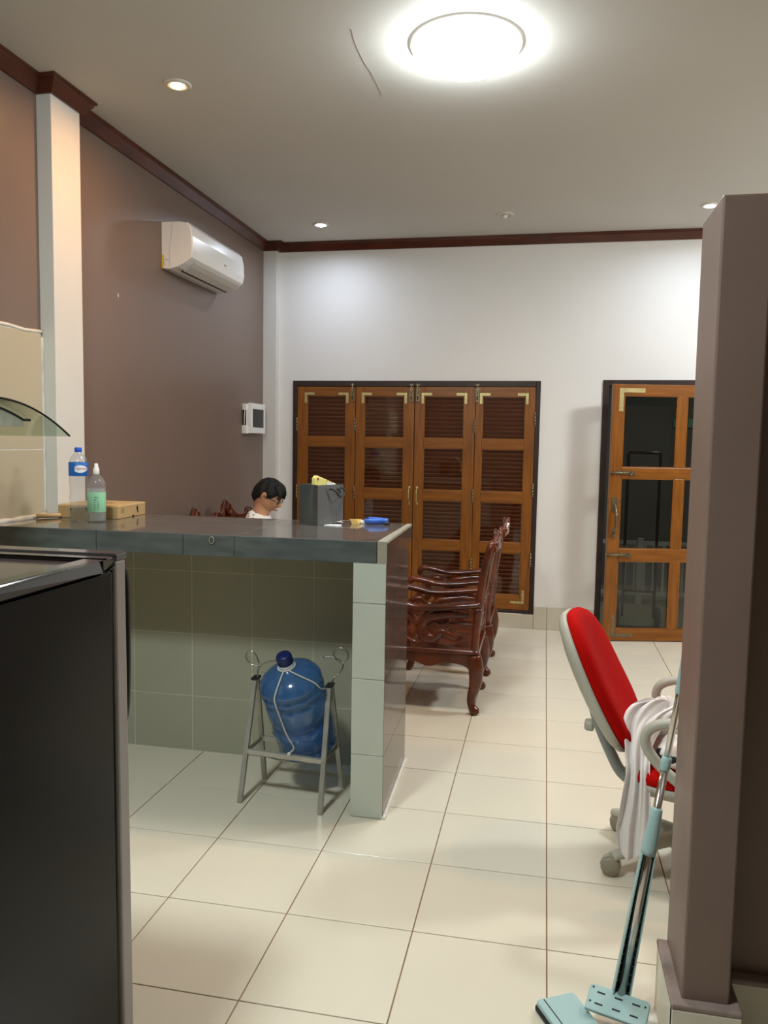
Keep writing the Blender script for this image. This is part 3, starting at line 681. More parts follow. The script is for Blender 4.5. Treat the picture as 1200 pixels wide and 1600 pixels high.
for e_ in 'fb': obj('crossbar', MB().bar(on_leg('l', e_, .202), on_leg('r', e_, .196), .018, .020, (0, 0, 1)), m_steel, st, bevel=.002)
for s_ in 'lr': obj('side_brace', MB().bar(on_leg(s_, 'f', .200), on_leg(s_, 'b', .200), .010, .010, (0, 0, 1)), m_steel, st)
for s_ in 'lr': obj('end_cap', B(L(apex[s_][0]-.014, apex[s_][1]-.026, apex[s_][2]-.004), L(apex[s_][0]+.014, apex[s_][1]+.026, apex[s_][2]+.006)), m_black, st, bevel=.002)
# cradle wires with finger rings
def wire(pts, name='cradle_wire', r=.0032): return obj(name, MB().tube(crom([L(*p) for p in pts], 6), r, 7), m_wire, st)
wire([(-1.192, -.79, .44), (-1.196, -.80, .50), (-1.190, -.80, .535), (-1.160, -.80, .560), (-1.11, -.80, .573), (-1.06, -.80, .575)])
wire([(-1.190, -.80, .540), (-1.200, -.80, .545), (-1.225, -.80, .550), (-1.246, -.80, .572), (-1.242, -.80, .598), (-1.222, -.80, .604), (-1.202, -.80, .586), (-1.190, -.80, .555)])
wire([(-.896, -.775, .44), (-.880, -.765, .50), (-.862, -.75, .52), (-.846, -.74, .548), (-.852, -.74, .570), (-.88, -.74, .585), (-.93, -.74, .585)])
wire([(-.866, -.745, .570), (-.845, -.74, .566), (-.826, -.74, .585), (-.828, -.74, .612), (-.852, -.74, .628), (-.876, -.74, .622), (-.886, -.745, .600), (-.868, -.745, .575)])
wire([(-1.19, -.66+.03, .20), (-1.10, -.70, .150), (-1.0, -.70, .148), (-.90, -.66+.03, .195)]); wire([(-1.19, -.87, .20), (-1.10, -.80, .150), (-1.0, -.80, .148), (-.90, -.87, .195)])

jug = thing('water_jug', 'large translucent blue water jug tilted forward on the steel stand', 'water jug', (-.994, -.722, .204))
axis = (Vector((-1.050, -.905, .630)) - Vector((-.994, -.722, .204))).normalized()
JM = axis.to_track_quat('Z', 'Y').to_matrix().to_4x4() @ Matrix.Diagonal((1, 1, .915, 1))
jl = .50
jp = [(0, .012), (.08, .004), (.112, 0), (.124, .012), (.127, .03), (.121, .042), (.127, .056), (.127, .13), (.126, .150), (.111, .164), (.111, .176), (.126, .192), (.128, .215), (.128, .272), (.127, .285), (.116, .296), (.116, .304), (.129, .316), (.130, .332), (.119, .342), (.119, .348), (.129, .358), (.127, .374), (.112, .398), (.080, .420), (.050, .434), (.034, .442), (.028, .450), (.027, .464)]
inner = [(max(r-.003, 0), z+(.003 if i < 3 else 0)) for i, (r, z) in enumerate(jp)]
jb = MB().lathe(jp, 48, JM, cap=False)
me = jb.mesh('body'); obj('body', me, m_jug, jug)
obj('neck_seal', MB().lathe([(.027, .440), (.033, .444), (.033, .462), (.028, .466)], 28, JM), m_jugneck, jug)
cp = MB().lathe([(.0295, .460), (.031, .464), (.031, .503), (.028, .509), (.012, .510), (0, .508)], 30, JM, cap=False)
for k in range(24):
    a = 2*PI*k/24; cp.tube([JM @ Vector((.031*math.cos(a), .031*math.sin(a), .466)), JM @ Vector((.031*math.cos(a), .031*math.sin(a), .500))], .0014, 5)
obj('cap', cp, m_jugcap, jug)
# the cord tied round the neck and down to the crossbar
J0 = Vector((-.994, -.722, .204))
ux = (JM.to_3x3() @ Vector((1, 0, 0))); uy = (JM.to_3x3() @ Vector((0, 1, 0)))
front = (Vector((0, -1, .2)) - axis*axis.dot(Vector((0, -1, .2)))).normalized(); side = axis.cross(front).normalized()
if side.x < 0: side = -side
def JP(ang, r, h): return J0 + axis*h*.915 + (front*math.cos(ang) + side*math.sin(ang))*r
rp = MB()
rp.tube([JP(2*PI*k/20, .0355, .448) for k in range(20)], .0032, 7, closed=True)
rp.tube(crom([JP(-.15, .037, .446), JP(-.2, .070, .432), JP(-.25, .116, .402), JP(-.28, .133, .368), JP(-.26, .133, .27), JP(-.22, .132, .18), JP(-.12, .131, .11), Vector(on_leg('l', 'f', .212))*.44 + Vector(on_leg('r', 'f', .212))*.56 + Vector((-ox, -oy-.004, .0))], 6), .0034, 7)
rp.tube(crom([JP(.5, .037, .448), JP(.9, .085, .430), JP(1.15, .125, .388), JP(1.3, .135, .34), Vector((-.893, -.79, .47))], 6), .0030, 7)
rp.sphere(Vector(on_leg('l', 'f', .21))*.44 + Vector(on_leg('r', 'f', .21))*.56 + Vector((-ox, -oy-.006, .0)), .009, 8, 6)
tag(obj('cord', rp, m_rope), 'thin pale cord tied around the neck of the blue jug', 'cord')

# ================================================================= THINGS ON THE BAR
b1 = thing('water_bottle', 'tall clear water bottle with blue cap and blue label on the bar', 'bottle', (-2.118, -.622, ZT))
bp = [(0, .010), (.018, .004), (.036, .001), (.041, .010), (.041, .06), (.039, .085), (.041, .11), (.0385, .13), (.0385, .16), (.041, .175), (.0415, .24), (.041, .262), (.034, .286), (.022, .303), (.0145, .313), (.0135, .330)]
obj('body', MB().lathe(bp, 28, cap=False), m_clear, b1)
obj('water', MB().lathe([(0, .004), (.036, .004), (.0395, .012), (.0395, .060), (0, .0605)], 28), mat('bottle_water', rgb(236, 242, 246), .0, trans=1.0, ior=1.15), b1)
obj('cap', MB().lathe([(.0155, .312), (.016, .314), (.016, .330), (.014, .333), (0, .333)], 20), m_blue, b1)
lb = obj('label', MB().lathe([(.0422, .205), (.0424, .206), (.0424, .266), (.0418, .267)], 32, cap=False), m_bluelabel, b1)
def wrap(me, r, z0, a0, mtl, name, parent):
    for v in me.vertices:
        x, y, z = v.co; a = a0 + x/r; rr = r+z; v.co = (rr*math.cos(a), rr*math.sin(a), z0+y)
    me.materials.clear(); me.materials.append(mtl); return obj(name, me, None, parent)
# pale swoosh with the red lettering, facing the room side (direction of the viewer)
sw = MB().grid(lambda u, v: ((u-.5)*.062, (v-.5)*(.034*math.sin(PI*(.15+.85*u*.9+.05))), .0006), 14, 4).mesh('swoosh')
wrap(sw, .0426, .237, math.radians(-38), m_lwhite, 'label_swoosh', lb)
wrap(text_mesh('Tigerhead', .0155, .0002), .0434, .239, math.radians(-38), m_lred, 'lettering', lb)
b2 = thing('saline_bottle', 'shorter cloudy bottle with white nozzle and green label', 'bottle', (-2.026, -.628, ZT))
bp2 = [(0, .006), (.02, .002), (.036, .001), (.0395, .008), (.0395, .165), (.037, .182), (.026, .200), (.014, .212), (.0125, .222)]
obj('body', MB().lathe(bp2, 28, cap=False), m_clear, b2)
obj('liquid', MB().lathe([(0, .003), (.0355, .003), (.0385, .01), (.0385, .15), (0, .1505)], 28), m_haze, b2)
obj('cap', MB().lathe([(.0125, .214), (.0135, .216), (.0135, .238), (.0105, .242), (.0085, .252), (.0075, .262), (0, .264)], 18), m_plwhite, b2)
lb2 = obj('label', MB().lathe([(.0399, .046), (.0402, .047), (.0402, .134), (.0399, .135)], 32, cap=False), m_green, b2)
tl = MB()
for k in range(7): tl.box((-.03, .027-k*.009-.0012, .0002), (-.03+.022+random.uniform(-.006, .004), .027-k*.009+.0012, .0006))
wrap(tl.mesh('print'), .0403, .086, math.radians(-100), m_greenink, 'small_print', lb2)
tl = MB()
for k in range(6): tl.box((-.008, .026-k*.010-.0014, .0002), (.006+random.uniform(-.004, .006), .026-k*.010+.0014, .0006))
wrap(tl.mesh('print'), .0403, .086, math.radians(-62), m_ink, 'small_print', lb2)

cb = thing('cardboard_box', 'flat brown cardboard box lying behind the two bottles', 'box', (-2.15, -.36, ZT), math.radians(3))
obj('carton', B((-.155, -.145, 0), (.145, .145, .058)), m_card, cb, bevel=.003)
obj('lid_flap', MB().hexa([(-.156, -.146, .056), (.146, -.146, .056), (.146, .146, .056), (-.156, .146, .056), (-.153, -.142, .063), (.142, -.142, .063), (.142, .142, .063), (-.153, .142, .063)]), m_card, cb)
obj('lid_slot', B((-.02, -.004, .0625), (.05, .006, .0638)), m_ink, cb)
pr_ = MB()
for k in range(4): pr_.box((.145, -.11, .045-k*.006), (.1456, -.085+.004*(k % 2), .0465-k*.006))
pr_.lathe([(.0085, 0), (.0085, .0008)], 12, Matrix.Translation((.145, .055, .040)) @ Matrix.Rotation(PI/2, 4, 'Y')); pr_.lathe([(.0065, 0), (.0065, .0008)], 12, Matrix.Translation((.145, .060, .022)) @ Matrix.Rotation(PI/2, 4, 'Y'))
pr_.box((.145, .047, .028), (.1457, .062, .033)); pr_.box((.145, .0, .0), (.1457, .02, .008))
obj('print', pr_, m_ink, cb)
sk = obj('wooden_stick', MB().tube([(-2.352, -.60, ZT+.013), (-2.285, -.535, ZT+.012), (-2.275, -.525, ZT+.012)], .010, 10), m_stick)
tag(sk, 'short bare wooden stick lying by the wall next to the carton', 'stick')

# charcoal paper bag with handles, and the yellow packet standing in it
bA, bL, bR = Vector((-1.045, -.452)), Vector((-1.155, -.375)), Vector((-.965, -.30))
bag = thing('paper_bag', 'charcoal paper shopping bag standing on the bar', 'bag', (-1.06, -.34, ZT))
bo = Vector((-1.06, -.34)); bH = .182
p0, p1, p3 = bA-bo, bR-bo, bL-bo; p2 = p1+p3-p0
def wallq(a, b, name, m, pinch=0):
    t = (b-a).normalized(); n = Vector((t.y, -t.x)); mb = MB()
    mb.grid(lambda u, v: (a.x+(b.x-a.x)*u-n.x*pinch*math.sin(PI*u)*v, a.y+(b.y-a.y)*u-n.y*pinch*math.sin(PI*u)*v, v*bH), 8, 6, smooth=False)
    o = obj(name, mb, m, bag); s_ = o.modifiers.new('thick', 'SOLIDIFY'); s_.thickness = .0012; return o
wallq(p0, p1, 'side', m_bag, .004); wallq(p2, p3, 'side', m_bag, .004)
wallq(p3, p0, 'gusset', m_bagshine, .018); wallq(p1, p2, 'gusset', m_bagshine, .018)
obj('bottom', MB().hexa([(p.x*.98, p.y*.98, .001) for p in (p0, p1, p2, p3)] + [(p.x*.98, p.y*.98, .003) for p in (p0, p1, p2, p3)]), m_bag, bag)
d1 = (p1-p0); nn = Vector((d1.y, -d1.x)).normalized()
def hp(t, o, z): q = p0+d1*t+nn*o; return (q.x, q.y, z)
obj('handle', MB().tube(crom([hp(.42, .003, .160), hp(.45, .010, .164), hp(.58, .020, .150), hp(.70, .024, .128), hp(.80, .022, .125), hp(.93, .016, .14), hp(.95, .012, .158), hp(.86, .006, .168), hp(.74, .003, .160)]), .0038, 7), m_black, bag)
pk = thing('yellow_packet', 'pale yellow packet poking out of the charcoal bag', 'packet', (-1.075, -.335, ZT+.012))
pm = MB(); 
poly = [(-.055, 0), (.085, 0), (.085, .170), (.03, .188), (-.022, .205), (-.045, .212), (-.058, .200), (-.06, .17)]
dd = (p1-p0).normalized(); n2 = Vector((dd.y, -dd.x))
def pf(off, th): return lambda u, v, s: (dd.x*u+n2.x*(off+th*s), dd.y*u+n2.y*(off+th*s), v)
pm.prism(poly, pf(.012, .022)); obj('pouch', pm, m_yelpack, pk, bevel=.004)
obj('white_sheet', MB().prism([(-.01, 0), (.09, 0), (.095, .166), (.02, .182)], pf(.036, .003)), m_lwhite, pk)
dk = MB().sphere((dd.x*-.040+n2.x*.035, dd.y*-.040+n2.y*.035, .196), .0045, 8, 6)
for u in (.02, .035, .05): dk.sphere((dd.x*u+n2.x*.035, dd.y*u+n2.y*.035, .186-(u-.02)*.3), .003, 8, 5)
obj('spots', dk, m_lred, pk)
# small clutter at the end of the bar
ky = thing('key_bunch', 'bunch of small keys on a ring lying on the bar', 'keys', (-.985, -.33, ZT))
obj('ring', MB().tube([(.016*math.cos(t*PI/8), .016*math.sin(t*PI/8), .010+.006*math.sin(t*PI/8+.6)) for t in range(16)], .0016, 6, closed=True), m_chrome, ky)
for k, a in enumerate((-2.6, -1.9, -.9, .2)):
    mb = MB(); c_, s2 = math.cos(a), math.sin(a)
    mb.prism([(.012, -.010), (.034, -.010), (.034, .010), (.012, .010)], lambda u, v, s: (c_*u-s2*v, s2*u+c_*v, .003+.004*k+.002*s)); mb.prism([(.034, -.004), (.062, -.003), (.064, 0), (.060, .004), (.034, .004)], lambda u, v, s: (c_*u-s2*v, s2*u+c_*v, .003+.004*k+.002*s))
    obj('key', mb, m_steel if k % 2 else m_plwhite, ky)
nt_ = tag(obj('memo_pad', MB().hexa([(-.92, -.31, ZT), (-.885, -.315, ZT), (-.88, -.26, ZT), (-.915, -.255, ZT), (-.935, -.30, ZT+.022), (-.90, -.305, ZT+.022), (-.883, -.26, ZT+.018), (-.915, -.255, ZT+.018)]), mat('ochre_card', rgb(200, 162, 84), .6)), 'small ochre card packet between the keys and the blue item', 'packet')
bi = thing('blue_strap', 'bright blue coiled strap lying near the bar end', 'strap', (-.815, -.275, ZT))
obj('coil', MB().tube(crom([(-.055, 0, .012), (-.03, -.03, .014), (.01, -.034, .016), (.045, -.015, .017), (.05, .02, .016), (.015, .035, .014), (-.025, .025, .018), (-.03, -.005, .022), (0, -.018, .022), (.03, -.002, .02)]), .010, 8, flat=((0, 0, 1), 1.1, .5)), m_blueitem, bi)
obj('buckle', B((-.075, -.012, 0), (-.045, .018, .014)), m_plwhite, bi, bevel=.003); obj('buckle', B((.045, -.03, 0), (.070, -.008, .012)), m_black, bi, bevel=.003)
tag(obj('paper_scrap', MB().hexa([(-1.02, -.43, ZT), (-.955, -.445, ZT), (-.945, -.40, ZT), (-1.01, -.385, ZT), (-1.02, -.43, ZT+.003), (-.955, -.445, ZT+.004), (-.945, -.40, ZT+.006), (-1.01, -.385, ZT+.003)]), m_lwhite), 'small white paper scrap lying in front of the charcoal bag', 'paper')

# ================================================================= RED OFFICE CHAIR
oc = thing('office_chair', 'red upholstered office chair on grey casters behind the partition', 'office chair', (.48, -.98, 0), math.radians(-13))
def superell(n, a, b, e, k=0):
    out = []
    for i in range(n):
        t = 2*PI*i/n; c_, s_ = math.cos(t), math.sin(t)
        out.append((a*math.copysign(abs(c_)**(2/e), c_), b*math.copysign(abs(s_)**(2/e), s_)))
    return out
def padded(name, outline, layers, place, m):      # layers: (offset, scale)
    rings = [[place(u*sc, v*sc, off) for u, v in outline] for off, sc in layers]
    return obj(name, MB().loft(rings), m, oc)
bb, bt = Vector((-.232, .02, .375)), Vector((-.445, .035, .865))   # foot and head of the backrest axis
up = (bt-bb).normalized(); latv = Vector((0, 1, 0)); nrm = latv.cross(up).normalized()
if nrm.x < 0: nrm = -nrm
mid = (bb+bt)/2; Hh = (bt-bb).length/2
def back_place(u, v, off):
    taper = 1 - .10*(v/Hh) - .05*(v/Hh)**2
    curve = .030*(u/.2)**2 + .018*(v/Hh)**2 - .02*(v/Hh)
    return mid + latv*(u*taper) + up*v + nrm*(off+curve-.01)
ol = superell(44, .205, Hh, 3.0)
padded('back_cushion', ol, [(.002, .95), (.012, .985), (.028, .985), (.046, .94), (.058, .82), (.063, .6), (.065, .3), (.065, .02)], back_place, m_red)
padded('back_shell', ol, [(.006, .99), (-.006, 1.0), (-.018, .985), (-.030, .90), (-.036, .7), (-.038, .3), (-.038, .02)], back_place, m_chairgrey)
def seat_place(u, v, off): return Vector((.03+u, v, (.372+off) - .02*max(0, (u-.12)/.12)**2))
sl = superell(40, .235, .235, 3.6)
padded('seat_cushion', sl, [(-.030, .96), (-.022, 1.0), (-.006, 1.0), (.008, .96), (.016, .85), (.019, .5), (.019, .02)], seat_place, m_red)
padded('seat_shell', sl, [(-.026, 1.005), (-.045, .985), (-.075, .86), (-.10, .60), (-.105, .3), (-.105, .02)], seat_place, m_chairgrey)
obj('back_bar', MB().tube(crom([(-.350, .02, .56), (-.318, .01, .46), (-.262, 0, .345), (-.222, 0, .285), (-.16, 0, .262), (-.02, 0, .262)]), .03, 12, flat=((0, 1, 0), 1.2, .62)), m_chairmetal, oc)
obj('height_knob', MB().lathe([(0, -.0), (.020, 0), (.023, .006), (.023, .026), (.018, .032), (0, .033)], 18, Matrix.Translation((-.335, .02, .440)) @ Matrix.Rotation(-PI/2, 4, 'Y')), m_chairgrey, oc)
for s_ in (-1, 1):
    y = .262*s_
    pth = [(qx-.018*(s_ > 0), qy, qz-.008) for qx, qy, qz in [(.06, y*.86, .350), (.03, y*.97, .372), (-.03, y, .410), (-.09, y, .462), (-.122, y, .515), (-.112, y, .562), (-.06, y, .590), (.02, y, .594), (.12, y, .592), (.19, y, .580), (.215, y, .54), (.185, y, .475), (.13, y*.97, .40), (.10, y*.86, .350)]]
    obj('armrest', MB().tube(crom(pth, 5), .018, 10, flat=((0, s_, 0), 1.15, .95)), m_chairgrey, oc)
obj('gas_column', MB().lathe([(.030, .075), (.030, .16), (.022, .165), (.022, .27)], 20), m_chairmetal, oc)
obj('hub', MB().lathe([(.0, .055), (.05, .055), (.055, .075), (.05, .115), (.034, .128), (0, .128)], 24), m_chairgrey, oc)
for k in range(5):
    a = math.radians(210.4+13+72*k); dx, dy = math.cos(a), math.sin(a); r = .292
    obj('base_leg', MB().tube(crom([(dx*.03, dy*.03, .098), (dx*.12, dy*.12, .092), (dx*.22, dy*.22, .080), (dx*(r+.012), dy*(r+.012), .066)]), [.034, .032, .027, .020], 12, flat=((0, 0, 1), .72, 1.0)), m_chairgrey, oc)
    ca = a+.9+k*1.1; ax, ay = math.cos(ca), math.sin(ca); cx, cy = dx*r+.012*ay, dy*r-.012*ax
    cs = bpy.data.objects.new('caster', None); C.objects.link(cs); cs.parent = oc; cs.location = (cx, cy, 0); cs.rotation_euler = (0, 0, ca)
    for s_ in (-1, 1):
        obj('wheel', MB().lathe([(0, .002), (.030, .002), (.033, .006), (.033, .018), (.029, .022), (0, .024)], 22, Matrix.Translation((0, 0, .033)) @ Matrix.Rotation(s_*PI/2, 4, 'Y')), m_chairdark, cs)
    hd_ = MB(); hd_.prism([(.036*math.cos(t*PI/9), .033+.036*math.sin(t*PI/9)) for t in range(10)], lambda u, v, s: (-.007+.014*s, u, v)); hd_.tube([(0, .012, .06), (0, .012, .075)], .009, 10)
    obj('hood', hd_, m_chairgrey, cs)

# white cloth thrown over the seat and the near armrest, hanging to the floor side
ctr = [Vector(p) for p in ((.47, -.86, .470), (.42, -.93, .560), (.36, -.985, .560), (.312, -1.045, .520), (.292, -1.10, .450), (.290, -1.150, .375), (.287, -1.170, .270), (.285, -1.175, .190), (.284, -1.178, .118))]
cc = crom(ctr, 6); ncc = len(cc)
wid = [.10, .15, .16, .13, .085, .075, .10, .125, .10]
def cw(i):
    t = i/(ncc-1)*(len(wid)-1); k = min(int(t), len(wid)-2); return wid[k]+(wid[k+1]-wid[k])*(t-k)
rnd = random.Random(3)
def cl_pt(iu, v):
    i = int(round(iu*(ncc-1))); p = cc[i]; t = iu
    ac_ = Vector((.93, -.36, 0)) if t > .45 else Vector((.80, .50, -.25)).lerp(Vector((.93, -.36, 0)), t/.45)
    ac_.normalize(); s_ = (v-.5)*cw(i)
    fold = .012*math.sin(v*17+3*t) + .007*math.sin(v*31+9*t+1)
    nrm_ = Vector((-.25, -.85, .1+max(0, .8-2*t))).normalized()
    drop = Vector((0, 0, -.035*math.sin(v*PI*1.2+.3))) if t > .93 else Vector((0, 0, .012*math.sin(v*9+t*20)))
    return p + ac_*s_ + nrm_*(fold*(1.3 if t < .5 else 1.0)) + drop*(1 if t > .93 else .6)
cm = MB().grid(cl_pt, ncc-1, 26)
co = obj('white_cloth', cm, m_cloth); md = co.modifiers.new('thick', 'SOLIDIFY'); md.thickness = .003; md.offset = 0
md = co.modifiers.new('smooth', 'SUBSURF'); md.levels = 1; md.render_levels = 1
tag(co, 'white shirt-like cloth thrown over the red office chair', 'cloth')
def bun_pt(u, v):
    a = u*2*PI; r = .075+.016*math.sin(3*a+4*v)+.010*math.sin(7*a+1); th = v*PI
    x = .405+math.sin(th)*math.cos(a)*r*1.15; y = -.935+math.sin(th)*math.sin(a)*r*1.0; z = .492-math.cos(th)*r*.92+.008*math.sin(5*a+6*v)
    return (x, y, z)
def fold_pt(u, v):
    a = u*2*PI; th = v*PI; r = .105+.012*math.sin(3*a+1)+.008*math.sin(8*a)
    return (.452+math.sin(th)*math.cos(a)*r*1.0, -1.065+math.sin(th)*math.sin(a)*r*.95, max(.393, .428-math.cos(th)*(.050+.012*math.sin(4*a+5*v))))
pcl = obj('printed_cloth', MB().grid(fold_pt, 36, 16), mat('black_printed_cloth', rgb(222, 218, 212), .85, col2=rgb(28, 28, 30), vscale=13, detail=1, ramp=(.36, .38)))
tag(pcl, 'bundled white cloth with black print on the red seat', 'cloth')
bn = obj('cloth_bunch', MB().grid(bun_pt, 36, 18), m_cloth, co)

# ================================================================= FLAT MOP
mp0, mp1 = Vector((.183, -1.850, .055)), Vector((.313, -1.738, .863)); md_ = (mp1-mp0).normalized()
mop = thing('flat_mop', 'pale teal flat mop with chrome handle leaning by the brown pillar', 'mop', (.16, -1.86, 0))
mo = Vector((.16, -1.86, 0))
def MP(t): return mp0 + md_*t - mo
obj('lower_tube', MB().tube([MP(.0)+Vector((0, -.004, .002)), MP(.37)+Vector((0, -.003, 0)), MP(.40), MP(.60)], [.0118, .0118, .0105, .0105], 14), m_chrome, mop)
obj('upper_tube', MB().tube([MP(.60), MP(1.10)], .0088, 14), m_chrome, mop)
sidev = md_.cross(Vector((0, -1, 0))).normalized(); fwdv = sidev.cross(md_).normalized()
if fwdv.y > 0: fwdv = -fwdv
def rail(sgn):
    mb = MB(); n = 2
    rings = []
    for t, hw in ((.0, .0225), (.385, .0175)):
        c0 = MP(t); rings.append([c0+sidev*sgn*(hw-.003)+fwdv*.012, c0+sidev*sgn*hw+fwdv*.012, c0+sidev*sgn*hw-fwdv*.012, c0+sidev*sgn*(hw-.003)-fwdv*.012])
    return mb.loft(rings, smooth=False)
for s_ in (-1, 1): obj('squeeze_rail', rail(s_), m_teal, mop)
bk = MB(); rings = []
for t, hw in ((.0, .0200), (.385, .0150)):
    c0 = MP(t); rings.append([c0-sidev*hw-fwdv*.009, c0+sidev*hw-fwdv*.009, c0+sidev*hw-fwdv*.012, c0-sidev*hw-fwdv*.012])
obj('squeeze_back', bk.loft(rings, smooth=False), m_tealdark, mop)
tt = MB()
for k in range(16):
    c0 = MP(.02+k*.023)
    for s_ in (-1, 1): tt.bar(c0+sidev*s_*.0125-fwdv*.006, c0+sidev*s_*.0195-fwdv*.006, .002, .006, fwdv)
obj('squeeze_teeth', tt, m_teal, mop)
obj('grip', MB().tube([MP(t) for t in (.380, .392, .43, .47, .497, .503)], [.0185, .0200, .0185, .0160, .0150, .0120], 16), m_teal, mop)
obj('collar', MB().tube([MP(t) for t in (.600, .604, .632, .636)], [.0108, .0132, .0132, .0108], 16), m_teal, mop)
obj('top_grip', MB().tube([MP(t) for t in (.80, .806, .95, 1.10, 1.12)], [.0098, .0120, .0125, .0125, .010], 16), m_teal, mop)
# head: a flat plate over the pad, and the hinged slotted block that the handle enters
e1 = Vector((.49, -.872, 0)).normalized(); e2 = Vector((.872, .49, 0)).normalized()
pc0 = Vector((.095, -1.972, 0)) - mo
pl = [(-.155, -.048), (-.150, -.056), (.150, -.056), (.155, -.048), (.155, .048), (.150, .056), (-.150, .056), (-.155, .048)]
def plate(z0, z1, k=1.0): return lambda u, v, s: tuple(pc0 + e1*u*k + e2*v*k + Vector((0, 0, (z0 if s == 0 else z1) + .0)))
obj('mop_pad', MB().prism(pl, plate(.002, .016, 1.03)), m_rubber, mop, bevel=.003)
obj('head_plate', MB().prism(pl, plate(.017, .030)), m_teal, mop, bevel=.003)
obj('plate_groove', MB().prism([(-.15, -.036), (.15, -.036), (.15, -.033), (-.15, -.033)], plate(.030, .0306)), m_rubber, mop)
hb = mp0 - mo + Vector((-.010, -.034, .008)); hx = Vector((.953, -.303, 0)).normalized(); hy = Vector((.27, .86, .42)); hy = (hy - hx*hy.dot(hx)).normalized(); hz = hx.cross(hy).normalized()
if hz.z < 0: hz = -hz
bpoly = [(-.076, -.034), (.076, -.034), (.076, .030), (.070, .036), (-.070, .036), (-.076, .030)]
def blk(z0, z1): return lambda u, v, s: tuple(hb + hx*u + hy*v + hz*(z0 if s == 0 else z1))
obj('slotted_block', MB().prism(bpoly, blk(-.012, .0)), m_teal, mop, bevel=.003)
sl_ = MB()
for u in (-.044, .0, .044):
    for v in (-.014, .016): sl_.prism([(u-.010, v-.0022), (u+.010, v-.0022), (u+.010, v+.0022), (u-.010, v+.0022)], blk(0, .0006))
for u, v in ((-.066, .026), (-.066, -.012), (.066, .018)): sl_.prism([(u+.003*math.cos(t*PI/4), v+.003*math.sin(t*PI/4)) for t in range(8)], blk(0, .0006))
obj('slots', sl_, m_rubber, mop)
obj('pivot_joint', MB().tube([hb-hx*.03-hz*.027, hb+hx*.03-hz*.027], .014, 12), m_tealdark, mop)

